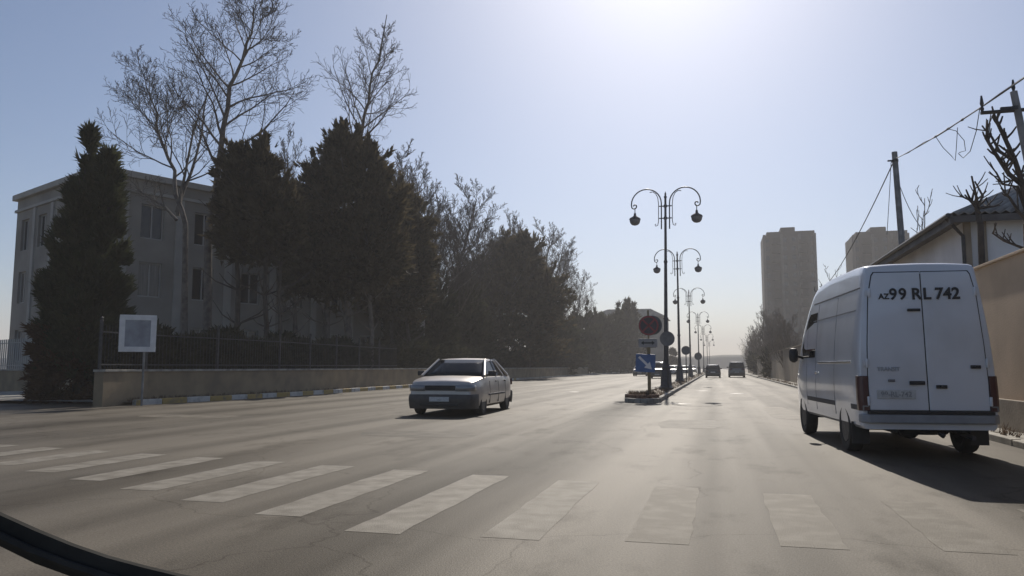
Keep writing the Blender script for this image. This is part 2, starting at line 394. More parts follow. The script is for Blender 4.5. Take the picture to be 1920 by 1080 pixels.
# ------------------------------------------------------------------ vehicles
def tex(s, size, name, m, parent, loc, rot, weight=0.0, align='CENTER', depth=.003):
    c = bpy.data.curves.new(name, 'FONT'); c.body = s; c.size = size; c.extrude = depth; c.offset = weight; c.align_x = align; c.align_y = 'CENTER'
    o = bpy.data.objects.new('tmp', c); COL.objects.link(o)
    dg = bpy.context.evaluated_depsgraph_get(); me = bpy.data.meshes.new_from_object(o.evaluated_get(dg)); bpy.data.objects.remove(o)
    me.materials.clear(); me.materials.append(m); me.name = name
    r_ = bpy.data.objects.new(name, me); COL.objects.link(r_); r_.parent = parent; r_.location = loc; r_.rotation_euler = rot
    return r_
def wheel(parent, x, y, r_, w, side, rimr=.57, dark=False):
    t = MB(); h = w / 2
    t.lathe([(r_ * .62, -h * .8), (r_ * .8, -h), (r_ * .95, -h * .92), (r_, -h * .6), (r_, h * .6), (r_ * .95, h * .92), (r_ * .8, h), (r_ * .62, h * .8)], n=28, axis='x', close=True)
    o = t.build('wheel', M['rubber'], parent, smooth=35, loc=(x, y, r_))
    q = MB(); s = side; R0 = r_ * rimr
    q.lathe([(R0 + .012, s * h * .86), (R0 - .01, s * h * .8), (R0 - .03, s * h * .45), (R0 * .55, s * h * .55), (R0 * .3, s * h * .8), (.03, s * h * .84), (0, s * h * .84)], n=24, axis='x')
    q.build('rim', M['rim'], o, smooth=35)
    return o
def cut_arches(o, cyl):
    """take wheel openings out of a body mesh"""
    for (x, y, z, r_, d) in cyl:
        c = MB(); c.lathe([(r_, -d / 2), (r_, d / 2)], (x, y, z), 28, 'x'); co = c.build('cutter', M['dirt'])
        md_ = o.modifiers.new('b', 'BOOLEAN'); md_.operation = 'DIFFERENCE'; md_.object = co; md_.solver = 'EXACT'
        bpy.context.view_layer.update()
        dg = bpy.context.evaluated_depsgraph_get(); me = bpy.data.meshes.new_from_object(o.evaluated_get(dg))
        o.modifiers.clear(); o.data = me; bpy.data.objects.remove(co)
    o.data.polygons.foreach_set('use_smooth', [True] * len(o.data.polygons)); o.data.set_sharp_from_angle(angle=R(32))

def itp(x, pts):
    for (a, b), (c, d) in zip(pts[:-1], pts[1:]):
        if x <= c: return b + (d - b) * max(0, min(1, (x - a) / (c - a)))
    return pts[-1][1]

# ---- white van
VL = Vector((2.60, 12.25, 0)); VRZ = .086
van = thing('van', 'white high-roofed panel van seen from behind in the right lane', 'van', VL, VRZ)
van.scale = (.955, .97, 1.0)
VR, VF = -.95, 4.0                # rear end and nose, rear axle at y = 0
WB = 3.1
VW = [(.25, .84), (.45, .885), (.75, .90), (1.0, .90), (1.3, .885), (1.7, .852), (2.1, .80), (2.4, .752), (2.7, .70)]
vtop = [(VR, 2.58), (-.2, 2.62), (1.2, 2.63), (2.2, 2.58), (2.45, 2.48), (2.75, 2.2), (3.1, 1.8), (3.38, 1.42), (3.5, 1.30), (3.8, 1.12), (3.95, .95), (4.0, .8)]
def vsec(y, wsc=1.0, tsub=0.0, tilt=0.0):
    T = itp(y, vtop) - tsub; zb = .42 if y < 3.4 else .32; half = []
    ns = 11
    for i in range(ns):
        z = zb + (T - .13 - zb) * i / (ns - 1); half.append((itp(z, VW) * wsc, z))
    w_ = half[-1][0]
    half += [(w_ - .012, T - .055), (w_ - .035, T - .018), (w_ - .085, T - .001), (w_ * .5, T + .016), (0, T + .022)]
    half = [(w_ * 0 + half[0][0] * .96, zb - .04)] + half
    full = [(-a, b) for a, b in half] + [(a, b) for a, b in reversed(half[:-1])]
    return [(a, y + tilt * max(0, b - .6), b) for a, b in full]
TILT = .055
secs = [vsec(VR, .955, .045, TILT), vsec(VR + .012, .975, .02, TILT), vsec(VR + .045, .99, .005, TILT), vsec(VR + .10, 1, 0, TILT * .9)]
for y in (-.55, -.2, .3, .8, 1.2, 1.7, 2.1, 2.3, 2.45, 2.6, 2.75, 2.92, 3.1, 3.25, 3.38, 3.5, 3.65, 3.8, 3.9): secs.append(vsec(y, 1 if y < 3 else 1 - .10 * ((y - 3) / 1.0) ** 2))
secs += [vsec(3.96, .85), vsec(4.0, .78)]
b = MB(); b.loft(secs, closed=True, cap=True)
body = b.build('body', M['white_paint'], van, smooth=32)
cut_arches(body, [(q * .80, y, .36, .44, .5) for q in (-1, 1) for y in (0, WB)])
def rear_y(z, off=0.0): return VR + TILT * max(0, z - .6) - off
# rear doors: slab, softened edges, seams between
def door(side):
    x0, xb, xt = .007, .765, .672
    pts = [(x0, .63), (xb, .63), (xb + .005, 1.0), (xb - .015, 1.5), (xt + .03, 2.15), (xt - .03, 2.43), (xt - .06, 2.475), (x0, 2.475)]
    mbd = MB(); poly = [(side * a, rear_y(z, -.004), z) for a, z in pts]
    mbd.prism(poly, (0, -.022, 0))
    sl = MB(); cx_ = sum(a for a, z in pts) / len(pts)
    grow = [(side * (a + (.011 if a > .1 else -.0)), rear_y(z + (.011 if z > 1.5 else -.008), -.002), z + (.011 if z > 1.5 else -.008)) for a, z in pts]
    sl.prism(grow, (0, -.009, 0)); sl.build('door_seal', M['black_plastic'], van)
    return mbd.build('rear_door', M['white_paint'], van, bevel=.009)
dl, dr = door(-1), door(1)
s_ = MB(); s_.box((0, rear_y(1.5) - .002, 1.52), (.016, .012, 1.86), rot=Matrix.Rotation(-math.atan(TILT), 3, 'X')); s_.build('door_seam', M['black_plastic'], van)
for sd_, d in ((-1, dl), (1, dr)):
    p = MB()      # raised pressing inside each door
    for z in (.82, 1.95):
        pass
    for z in (.75, 1.25, 2.2):
        h = MB(); h.lathe([(.016, -.06), (.02, -.05), (.02, .05), (.016, .06)], (sd_ * (itp(z, [(.6, .785), (1.5, .77), (2.2, .69)])), rear_y(z, .022), z), 10); h.box((sd_ * (itp(z, [(.6, .785), (1.5, .77), (2.2, .69)]) + .03), rear_y(z, .012), z), (.05, .012, .075))
        h.build('hinge', M['white_paint'], d, smooth=35)
h = MB(); h.box((-.12, rear_y(1.96, .035), 1.96), (.17, .03, .035)); h.box((-.12, rear_y(1.96, .05), 1.955), (.14, .012, .02)); h.build('door_handle', M['black_plastic'], dl, bevel=.006)
h = MB(); h.box((-.14, rear_y(.99, .034), .99), (.2, .026, .05)); h.box((-.19, rear_y(.98, .05), .975), (.1, .014, .02)); h.build('door_handle', M['black_plastic'], dl, bevel=.008)
for (x, z, w_) in ((.62, 1.20, .13), (.17, .94, .14)):
    h = MB(); h.box((x, rear_y(z, .033), z), (w_, .022, .045)); h.lathe([(.02, -.03), (.024, 0)], (x, rear_y(z, .04), z), 10, 'y'); h.build('latch', M['black_plastic'], dr, bevel=.006)
h = MB(); h.box((-.47, rear_y(1.02, .03), 1.02), (.09, .02, .035)); h.build('latch', M['badge'], dl, bevel=.006)
rt = (math.pi / 2 - math.atan(TILT), 0, 0)
zt = 2.17
tex('AZ', .105, 'lettering', M['ink'], dl, (-.50, rear_y(zt - .03, .029), zt - .025), rt, .003)
for dx in (-.375, -.25): tex('9', .215, 'lettering', M['ink'], dl, (dx, rear_y(zt, .029), zt), rt, .0045)
tex('R', .215, 'lettering', M['ink'], dl, (-.07, rear_y(zt, .029), zt), rt, .006)
tex('L', .215, 'lettering', M['ink'], dr, (.068, rear_y(zt, .029), zt), rt, .006)
tex('742', .215, 'lettering', M['ink'], dr, (.335, rear_y(zt, .029), zt), rt, .006)
tex('TRANSIT', .075, 'lettering', M['faint'], dl, (-.50, rear_y(1.17, .029), 1.17), rt, .002)
pl = MB(); pl.box((-.42, rear_y(.84, .031), .84), (.50, .01, .115)); plo = pl.build('number_plate', M['plate'], dl, bevel=.004)
tex('99-RL-742', .095, 'lettering', M['faint_dark'], plo, (-.42, rear_y(.84, .037), .838), rt, .001, depth=.002)
# bumper, step shadow, lamps
bp_ = MB(); bp_.prism([(-.955, VR + .1, .36), (-.955, VR + .1, .58), (-.93, VR - .03, .585), (-.80, VR - .075, .585), (.80, VR - .075, .585), (.93, VR - .03, .585), (.955, VR + .1, .58), (.955, VR + .1, .36), (.8, VR - .06, .34), (-.8, VR - .06, .34)][0:0] or
          [(-.895, VR + .12, .46), (-.885, VR - .0, .46), (-.80, VR - .075, .46), (.80, VR - .075, .46), (.885, VR - .0, .46), (.895, VR + .12, .46)], (0, 0, .12))
bp_.build('rear_bumper', M['bumper_grey'], van, bevel=.02)
st_ = MB(); st_.box((0, VR - .03, .60), (1.6, .10, .04)); st_.build('bumper_step_shadow', M['black_plastic'], van, bevel=.004)  # black strip stands in for the shadow line above the bumper
for s in (-1, 1):
    t = MB(); poly = []
    for z in (.62, .76, .92, 1.08):
        x = itp(z, VW) + .004
        poly.append((x, z))
    rows = []
    for x, z in poly:
        yy = rear_y(z)
        rows.append([(s * (x - .125), yy - .03, z), (s * (x - .05), yy - .03, z), (s * (x - .012), yy + .005, z), (s * (x + .003), yy + .05, z), (s * (x + .003), yy + .13, z), (s * (x - .06), yy + .13, z), (s * (x - .125), yy + .06, z)])
    t.loft(rows, closed=True, cap=True); tl = t.build('tail_light', M['red_lens'], van, bevel=.006)
    t2 = MB(); t2.box((s * .825, rear_y(.8, .032), .655), (.085, .01, .07)); t2.build('reversing_lens', M['lens'], tl, bevel=.003)
    # side details
    for z, y0, y1, hh, m_ in ((2.28, -.75, 2.3, .020, 'grey_plastic'), (1.98, -.62, 2.2, .012, 'badge'), (.66, .5, 2.6, .07, 'grey_plastic'), (.66, -.84, -.48, .07, 'grey_plastic')):
        if s > 0 and z in (1.98,): pass
        r_ = MB(); n = 8; rows = []
        for i in range(n + 1):
            y = y0 + (y1 - y0) * i / n; xa = itp(z - hh / 2, VW); xb = itp(z + hh / 2, VW)
            rows.append([(s * (xa - .01), y, z - hh / 2), (s * (xa + .006), y, z - hh / 2), (s * (xb + .006), y, z + hh / 2), (s * (xb - .01), y, z + hh / 2)])
        r_.loft(rows, closed=True, cap=True); r_.build('side_moulding', M[m_], van)
    r_ = MB(); r_.box((s * (itp(1.27, VW) + .006), .55, 1.27), (.018, 2.2, .03)); r_.build('slide_rail', M['white_paint'] if s > 0 else M['chrome'], van, bevel=.005)
    h = MB(); h.box((s * (itp(1.1, VW) + .012), 1.72, 1.1), (.03, .16, .04)); h.build('door_handle', M['chrome'], van, bevel=.008)
    for yy, z0, z1 in ((1.85, .5, 2.25), (2.62, .55, 2.2), (.5, .5, 2.25)):
        r_ = MB(); rows = []
        for i in range(9):
            z = z0 + (z1 - z0) * i / 8; x = itp(z, VW); rows.append([(s * (x - .01), yy - .005, z), (s * (x + .0025), yy - .005, z), (s * (x + .0025), yy + .005, z), (s * (x - .01), yy + .005, z)])
        r_.loft(rows, closed=True, cap=True); r_.build('door_seam', M['badge'], van)
    # front door window
    wv = []
    for (y, z) in ((1.92, 1.36), (2.95, 1.36), (3.05, 1.52), (2.68, 2.02), (2.5, 2.12), (1.92, 2.12)):
        wv.append((s * (itp(z, VW) + .004), y, z))
    w_ = MB(); w_.prism(wv, (-s * .012, 0, 0)); w_.build('side_window', M['darkglass'], van)
    m_ = MB(); m_.lathe([(.02, 0), (.07, .03), (.085, .08), (.08, .2), (.06, .25), (.02, .26)], (s * 1.06, 2.92, 1.28), 12); mo = m_.build('mirror', M['black_plastic'], van, smooth=40); mo.scale = (1, 1, 1)
    m_ = MB(); m_.tube([(s * .87, 2.95, 1.36), (s * 1.0, 2.93, 1.4)], .025, 8); m_.build('mirror_arm', M['black_plastic'], mo)
    hd = MB(); hd.loft([[(s * .75, 3.66, .82), (s * .75, 3.62, 1.05)], [(s * .66, 3.92, .80), (s * .66, 3.84, 1.02)], [(s * .5, 3.985, .80), (s * .5, 3.93, .98)]]); ho = hd.build('headlight', M['lens'], van); ho.modifiers.new('s', 'SOLIDIFY').thickness = .03
for y in (0, WB):
    for s in (-1, 1): wheel(van, s * .785, y, .345, .215, s)
ws = MB(); rows = []
for i in range(8):
    y = 2.52 + i * .115; T = itp(y, vtop) + .016; w_ = itp(T - .1, VW) - .10
    rows.append([(-w_, y, T - .035), (-w_ * .6, y, T - .004), (0, y, T + .006), (w_ * .6, y, T - .004), (w_, y, T - .035)])
ws.loft(rows); wo = ws.build('windscreen', M['darkglass'], van, smooth=60); wo.modifiers.new('s', 'SOLIDIFY').thickness = .006
gr = MB(); gr.box((0, 4.0, .72), (.9, .04, .18)); gr.box((0, 3.99, .42), (1.5, .08, .16)); gr.build('grille', M['black_plastic'], van, bevel=.02)
ub = MB(); ub.box((0, 0, .36), (1.55, .1, .11)); ub.box((0, WB, .34), (1.5, .1, .1)); ub.box((-.45, 1.4, .40), (.09, 4.6, .12)); ub.box((.45, 1.4, .40), (.09, 4.6, .12))
ub.lathe([(.12, -.13), (.15, -.1), (.15, .1), (.12, .13)], (0, 0, .34), 14, 'y'); ub.tube([(0, 0, .36), (0, 2.9, .42)], .04, 8); ub.box((.3, .95, .34), (.6, .8, .16))
ub.build('chassis', M['dirt'], van)
sp = MB(); sp.lathe([(.19, -.09), (.3, -.1), (.33, -.06), (.33, .06), (.3, .1), (.19, .09)], (0, -.5, .40), 20, 'z', close=True); sp.build('spare_wheel', M['rubber'], van, smooth=40)
ex = MB(); ex.tube([(.55, 1.2, .32), (.55, -.3, .32), (.58, -.86, .27)], .032, 10); ex.lathe([(.03, -.3), (.09, -.27), (.09, .27), (.03, .3)], (.55, .4, .32), 12, 'y'); ex.build('exhaust', M['grey_plastic'], van, smooth=40)
for s in (-1, 1):
    f_ = MB(); f_.box((s * .79, -.5, .30), (.24, .012, .3)); f_.build('mud_flap', M['black_plastic'], van)
to = MB(); to.tube([(.12, -.9, .33), (.12, -1.06, .30)], .022, 8); to.lathe([(.0, -.03), (.03, -.01), (.03, .015), (0, .03)], (.12, -1.07, .32), 10); to.build('tow_hook', M['iron'], van)

# ---- cars
def car(label, loc, rz, paint, kind='sedan', group=None, name='car', glassm='carglass', plate_txt=None):
    c = thing(name, label, 'car', loc, rz, group)
    if kind == 'sedan':
        L0, L1, HW, RH = -2.2, 2.15, .90, 1.44
        top = [(-2.2, .58), (-2.18, .86), (-2.08, .97), (-1.35, 1.0), (-1.2, .985), (.95, .975), (1.1, .965), (1.6, .92), (1.95, .865), (2.08, .82), (2.13, .70), (2.15, .55)]
        gb = (-1.34, 1.10); gt = (-.62, .32); wt = .64; fa, ra = 1.30, -1.28; wr = .30
    elif kind == 'suv':
        L0, L1, HW, RH = -2.2, 2.25, .92, 1.78
        top = [(-2.2, .6), (-2.18, 1.0), (-2.1, 1.12), (.95, 1.10), (1.2, 1.08), (1.8, 1.02), (2.1, .92), (2.22, .8), (2.25, .6)]
        gb = (-2.12, 1.25); gt = (-1.95, .42); wt = .70; fa, ra = 1.4, -1.3; wr = .37
    else:   # hatchback
        L0, L1, HW, RH = -1.95, 1.95, .83, 1.47
        top = [(-1.95, .5), (-1.93, .85), (-1.86, .98), (-1.2, .98), (.9, .95), (1.1, .94), (1.5, .87), (1.8, .76), (1.92, .66), (1.95, .5)]
        gb = (-1.86, 1.12); gt = (-1.35, .28); wt = .60; fa, ra = 1.2, -1.2; wr = .30
    def sec(y, sc=1.0):
        T = itp(y, top); zb = .20; k = min(1, (T - zb) / .7)
        e = [(0, zb), (HW * .86, zb), (HW * .955, zb + .05), (HW * .99, zb + .18 * k + .02), (HW, zb + .36 * k), (HW * .985, zb + .50 * k), (HW * .965, T - .10 * k - .02), (HW * .93, T - .035), (HW * .84, T - .008), (HW * .45, T + .012), (0, T + .018)]
        full = [(-a, b) for a, b in e] + [(a, b) for a, b in reversed(e[1:-1])]
        return [(a * sc, y, b) for a, b in full]
    def scl(y):
        t = max((abs(y) - 1.45) / .7, 0) if kind != 'suv' else max((abs(y) - 1.6) / .65, 0)
        return 1 - (.09 if kind == 'suv' else .15) * t * t
    N = 30; yy = [L0 + (L1 - L0) * (.5 - .5 * math.cos(math.pi * i / N)) for i in range(N + 1)]
    b = MB(); b.loft([sec(y, scl(y)) for y in yy], closed=True, cap=True)
    bo = b.build('body', paint, c, smooth=34)
    cut_arches(bo, [(s * HW * .9, y, wr, wr + .055, .42) for s in (-1, 1) for y in (fa, ra)])
    un = MB(); un.box6(-HW * .78, HW * .78, L0 + .25, L1 - .25, .17, .45); un.build('underbody', M['dirt'], c)
    # greenhouse
    zb = itp(0, top) - .01; zt = RH - .045; wb = HW * .93
    def side(t, y):   # point on the side glass plane, t 0 bottom .. 1 top
        return (wb + (wt - wb) * t, y, zb + (zt - zb) * t)
    def yb(t, e): return gb[e] + (gt[e] - gb[e]) * t
    rf = MB(); rows = []
    n = 9
    for i in range(n + 1):
        y = gt[0] - .03 + (gt[1] + .06 - gt[0]) * i / n; dz = -.05 * abs(2 * i / n - 1) ** 3
        rows.append([(-wt - .035, y, zt - .03 + dz), (-wt - .005, y, zt + .012 + dz), (-wt * .75, y, RH - .014 + dz), (0, y, RH + dz), (wt * .75, y, RH - .014 + dz), (wt + .005, y, zt + .012 + dz), (wt + .035, y, zt - .03 + dz), (0, y, zt - .05 + dz)])
    rf.loft(rows, closed=True, cap=True); rf.build('roof', paint, c, smooth=40)
    for s in (-1, 1):
        def P(t, y): q = side(t, y); return Vector((s * q[0], q[1], q[2]))
        pm = MB(); pm.tube([P(0, yb(0, 1) + .02), P(.5, yb(.5, 1) + .015), P(1.0, yb(1, 1))], [.04, .034, .034], 8); pm.build('window_pillar', paint, c, smooth=40)
        pm = MB(); pm.tube([P(0, yb(0, 0)), P(.5, yb(.5, 0) - .01), P(1.0, yb(1, 0))], [.06, .05, .042], 8); pm.build('window_pillar', paint, c, smooth=40)
        ybm = -.18
        pm = MB(); pm.tube([P(0, ybm), P(1, ybm - .02)], .032, 8); pm.build('window_pillar', paint, c, smooth=40)
        if kind != 'hatch': pm = MB(); pm.tube([P(0, gb[0] + .46), P(1, gt[0] + .18)], .03, 6); pm.build('window_pillar', paint, c, smooth=40)
        # side panes
        for (f0, f1) in ((ybm, None), (None, ybm)):
            if f1 is None: a0, a1, t0, t1 = ybm + .035, yb(0, 1) - .07, ybm + .02, yb(1, 1) - .05
            else: a0, a1, t0, t1 = yb(0, 0) + .12, ybm - .035, yb(1, 0) + .07, ybm - .05
            w_ = MB(); q = [P(.05, a0), P(.05, a1), P(.95, t1), P(.95, t0)]; w_.prism(q, (-s * .006, 0, 0)); w_.build('side_window', M[glassm], c)
    for e, nm in ((1, 'windscreen'), (0, 'rear_window')):
        sg = 1 if e else -1; g_ = MB(); rows = []
        for t in (0, .25, .5, .75, 1):
            x = (wb + (wt - wb) * t) - .025; y = yb(t, e) + sg * (.03 * math.sin(math.pi * t)); z = zb + (zt - zb) * t
            rows.append([(x * k, y + sg * .055 * (1 - k * k), z) for k in (-1, -.6, -.2, .2, .6, 1)])
        g_.loft(rows); go = g_.build(nm, M[glassm], c, smooth=60); go.modifiers.new('s', 'SOLIDIFY').thickness = .005
    # seats and wheel inside
    for x in (-.36, .36):
        st = MB(); st.box((x, .1, .62), (.5, .5, .16)); st.box((x, -.2, .9), (.48, .13, .52)); st.box((x, -.22, 1.2), (.26, .09, .16)); st.build('seat', M['seat'], c, bevel=.04)
    st = MB(); st.box((0, -1.0, .64), (1.2, .5, .16)); st.box((0, -1.25, .88), (1.2, .13, .44)); st.build('rear_seat', M['seat'], c, bevel=.04)
    ds = MB(); ds.box((0, .86, .84), (1.3, .4, .2)); ds.build('dashboard', M['seat'], c, bevel=.03)
    sw = MB(); sw.tube([(-.36 + .18 * math.cos(a), .6 + .05 * math.sin(a), .93 + .17 * math.sin(a)) for a in [2 * math.pi * i / 16 for i in range(17)]], .016, 6); sw.build('steering_wheel', M['black_plastic'], c)
    for y in (fa, ra):
        for s in (-1, 1): wheel(c, s * (HW - .105), y, wr, .19, s)
    hz = .66 if kind == 'hatch' else (.69 if kind == 'sedan' else .84); fy = L1
    for s in (-1, 1):
        h = MB(); k = HW * .9
        ya, yb2, yc = fy - .055, fy - .02, fy - .30
        rows = [[(s * HW * a_, fy + b_, hz - .075), (s * HW * a_, fy + b_ - .012, hz + .07)] for a_, b_ in ((.44, .022), (.70, .012), (.82, -.02), (.90, -.14), (.925, -.22))]
        h.loft(rows); ho = h.build('headlight', M['lens'], c, smooth=50); sm = ho.modifiers.new('s', 'SOLIDIFY'); sm.thickness = .05; sm.offset = 0
        tz = hz + .1; h = MB()
        rows = [[(s * HW * a_, L0 - b_, tz - .10), (s * HW * a_, L0 - b_ + .012, tz + .08)] for a_, b_ in ((.55, .022), (.70, .012), (.82, -.02), (.90, -.14), (.925, -.22))]
        h.loft(rows); ho = h.build('tail_light', M['red_lens'], c, smooth=50); sm = ho.modifiers.new('s', 'SOLIDIFY'); sm.thickness = .06; sm.offset = 0
        m_ = MB(); m_.box((s * (HW + .06), .78, zb + .07), (.2, .11, .125)); m_.box((s * (HW - .04), .80, zb + .03), (.12, .05, .04)); m_.build('mirror', M['black_plastic'], c, bevel=.03)
        for y in (.05, -.95):
            d = MB(); d.box((s * (HW * .988), y, zb - .14), (.03, .15, .03)); d.build('door_handle', M['black_plastic'], c, bevel=.006)
        ml = MB(); ml.box((s * (HW + .004), .0, .50), (.022, 1.75, .05)); ml.build('side_moulding', M['grey_plastic'], c, bevel=.006)
        for y in (.72, -.2, -1.02):
            d = MB(); rows = []
            for z, fx in ((.28, .985), (.42, .998), (.56, 1.003), (.7, .99), (.84, .975)):
                x = HW * fx; rows.append([(s * (x - .02), y - .003, z), (s * (x + .0015), y - .003, z), (s * (x + .0015), y + .003, z), (s * (x - .02), y + .003, z)])
            d.loft(rows, closed=True, cap=True); d.build('door_seam', M['dirt'], c)
    for y, sg in ((L1, 1), (L0, -1)):
        bb = MB(); rows = []
        tb = [(0, .06), (.4, .055), (.7, .04), (.84, .02), (.90, -.03), (.945, -.14), (.99, -.34)]
        for x in [-q[0] for q in tb[::-1]] + [q[0] for q in tb[1:]]:
            o = sg * itp(abs(x), tb); X_ = x * HW
            rows.append([(X_ * .985, y + o - sg * .02, .185), (X_, y + o + sg * .01, .30), (X_, y + o + sg * .035, .40), (X_, y + o + sg * .025, .48), (X_ * .99, y + o - sg * .01, .53), (X_ * .97, y + o - sg * .1, .54), (X_ * .97, y + o - sg * .1, .185)])
        bb.loft(rows, closed=True, cap=True); bb.build('front_bumper' if sg > 0 else 'rear_bumper', M['shade_dark_bumper'], c, smooth=40)
        p = MB(); p.box((0, y + sg * .088, .42 if sg > 0 else .62), (.5, .012, .11)); p.build('number_plate', M['plate'], c, bevel=.003)
    gl = MB(); gl.box((0, L1 + .0, hz), (HW * .84, .05, .12))
    for k in range(4): gl.box((0, L1 + .03, hz - .04 + k * .027), (HW * .82, .012, .008))
    gl.build('grille', M['black_plastic'], c, bevel=.004)
    ai = MB(); ai.box((0, L1 + .065, .29), (HW * 1.1, .05, .06)); ai.build('air_intake', M['black_plastic'], c, bevel=.006)
    return c
# heading: local +y is the nose
car('silver four-door saloon coming toward the camera left of the median', (-6.63, 20.1, 0), math.pi + R(2), M['silver'], 'sedan', name='car')
FARG = 'cars in the distance along the road'
def at_far(u, y): r = ray(u, 700); return (r.x * y / r.y, y, 0)
car('dark car driving away in the left lane, left of two cars ahead', at_far(1337, 90), 0, M['dark_paint'], 'hatch', FARG, glassm='darkglass')
car('grey car driving away in the right lane, ahead of the white van', at_far(1381, 94), 0, M['grey_paint'], 'suv', FARG, glassm='darkglass')
car('dark off-roader coming along the median behind the nearest street lamp', at_far(1235, 84), math.pi, M['dark_paint'], 'suv', FARG, glassm='darkglass')
car('pale saloon coming between the first and second street lamps', at_far(1263, 108), math.pi, M['pale_glint_paint'], 'sedan', FARG)
car('grey saloon coming just right of the second street lamp', at_far(1284, 128), math.pi, M['grey_paint'], 'sedan', FARG)
car('pale hatchback farthest back in the line of oncoming cars', at_far(1299, 165), math.pi, M['pale_glint_paint'], 'hatch', FARG)
car('silver car standing by the left kerb just left of the blue arrow sign', at_far(1202, 104), math.pi, M['silver'], 'sedan', FARG)

# ------------------------------------------------------------------ street lamps on the median
def street_lamp():
    t = thing('street_lamp', 'street lamp', 'street lamp', (0, 0, 0), 0, 'double-armed street lamps along the median')
    p = MB(); p.lathe([(.36, 0), (.36, .12), (.30, .16), (.27, .22), (.25, .9), (.21, 1.0), (.24, 1.06), (.19, 1.12), (.13, 1.3), (.12, 1.5)], n=8); p.build('base', M['lamp_iron'], t, smooth=25)
    p = MB(); p.lathe([(.105, 1.5), (.095, 3.4), (.12, 3.42), (.12, 3.5), (.09, 3.52), (.075, 6.2), (.095, 6.22), (.095, 6.3), (.07, 6.34), (.055, 9.45), (.075, 9.47), (.075, 9.53), (.04, 9.58), (.05, 9.66), (.0, 9.8)], n=12); p.build('pole', M['lamp_iron'], t, smooth=30)
    c = MB()
    for z in (9.05, 8.44): c.box((0, 0, z), (.62, .05, .05)); c.lathe([(.09, z - .06), (.09, z + .06)], n=10)
    c.build('cross_bar', M['lamp_iron'], t)
    for s in (-1, 1):
        a = MB(); pts = [(s * .2, 0, 7.9), (s * .2, 0, 8.5), (s * .2, 0, 9.2)]
        pts += [(s * (.95 - .75 * math.cos(q)), 0, 9.2 + .75 * math.sin(q)) for q in [math.pi * i / 14 for i in range(1, 15)]]
        for i in range(1, 16):       # scroll at the tip
            q = -i * .42; rr = .16 * (1 - i / 20)
            pts.append((s * (1.54 + rr * math.cos(q)), 0, 9.15 + rr * math.sin(q) - .03))
        a.tube(pts, .032, 8)
        pts = [(s * .78, 0, 9.78), (s * .62, 0, 9.8), (s * .48, 0, 9.70), (s * .38, 0, 9.5), (s * .34, 0, 9.2), (s * .34, 0, 8.3), (s * .38, 0, 8.1), (s * .48, 0, 8.06), (s * .52, 0, 8.13), (s * .46, 0, 8.17)]
        a.tube(pts, .02, 6)
        ao = a.build('arm', M['lamp_iron'], t, smooth=50)
        l = MB(); x = s * 1.52
        l.tube([(x, 0, 9.02), (x, 0, 8.66)], .022, 8); l.lathe([(.03, 8.78), (.06, 8.74), (.06, 8.66), (.14, 8.58), (.25, 8.52), (.29, 8.46), (.28, 8.43)], (x, 0, 0), 16); lo = l.build('lantern', M['lamp_iron'], t, smooth=40)
        l = MB(); l.lathe([(.265, 8.45), (.27, 8.38), (.235, 8.26), (.15, 8.17), (0, 8.13)], (x, 0, 0), 16); l.build('lamp_globe', M['lamp_globe'], lo, smooth=50)
    return t
lamp_labels = ['tallest-looking double-armed street lamp, nearest of the row on the median', 'second double-armed street lamp from the front of the median', 'third double-armed street lamp from the front of the median', 'fourth double-armed street lamp from the front of the median',
               'fifth double-armed street lamp from the front of the median', 'sixth double-armed street lamp from the front of the median', 'farthest and smallest double-armed street lamp of the median row']
lamp0 = street_lamp()
for k, (u, y) in enumerate([(1248.5, 38.5), (1274.5, 59), (1295, 89), (1311, 128), (1320, 168), (1327, 215), (1331, 270)]):
    q = at_far(u, y)
    o = lamp0 if k == 0 else dup(lamp0, (0, 0, 0))
    o.location = (q[0], y, .1); o.rotation_euler = (0, 0, R(-4 if k == 0 else 2)); o['label'] = lamp_labels[k]
lamp0.rotation_euler = (0, R(.9), R(-5))

# ------------------------------------------------------------------ traffic signs
def disc(mb, c, r_, y0, y1, n=32, mi=0): mb.lathe([(r_, y0), (r_, y1)], c, n, 'y', mi)
SP = AY(1218, 745, 29.0)
t = thing('sign_post', 'ochre sign post at the median nose carrying three stacked traffic signs', 'sign post', (SP.x, 29.0, .1))
p = MB(); p.box((0, 0, 1.05), (.12, .1, 2.1)); p.box((0, 0, 2.5), (.06, .06, 1.4)); p.build('post', M['post_wood'], t, bevel=.01)
zR, zP, zB = 2.62, 1.98, 1.24
r_ = MB(); disc(r_, (.02, -.10, zR), .37, -.008, .008); ro = r_.build('no_stopping_sign', M['sign_navy'], t, smooth=40)
r_ = MB(); r_.lathe([(.30, -.119), (.36, -.119), (.36, -.109), (.30, -.109)], (.02, 0, zR), 32, 'y', close=True)
for sg in (1, -1): r_.box((.02, -.115, zR), (.6, .006, .065), rot=Matrix.Rotation(sg * math.pi / 4, 3, 'Y'))
r_.build('red_ring_and_cross', M['sign_red'], ro, smooth=40)
r_ = MB(); disc(r_, (.14, .08, zR + .02), .36, -.01, .01); r_.build('rear_disc', M['sign_back'], t, smooth=40)
r_ = MB(); r_.box((-.02, -.10, zP), (.68, .014, .32)); po = r_.build('arrow_plate', M['sign_plate'], t, bevel=.004)
a = MB(); yy = -.112
a.prism([(-.27, yy, zP), (-.17, yy, zP + .075), (-.17, yy, zP + .025), (.13, yy, zP + .025), (.13, yy, zP + .075), (.23, yy, zP), (.13, yy, zP - .075), (.13, yy, zP - .025), (-.17, yy, zP - .025), (-.17, yy, zP - .075)], (0, .004, 0)); a.build('arrow', M['ink'], po)
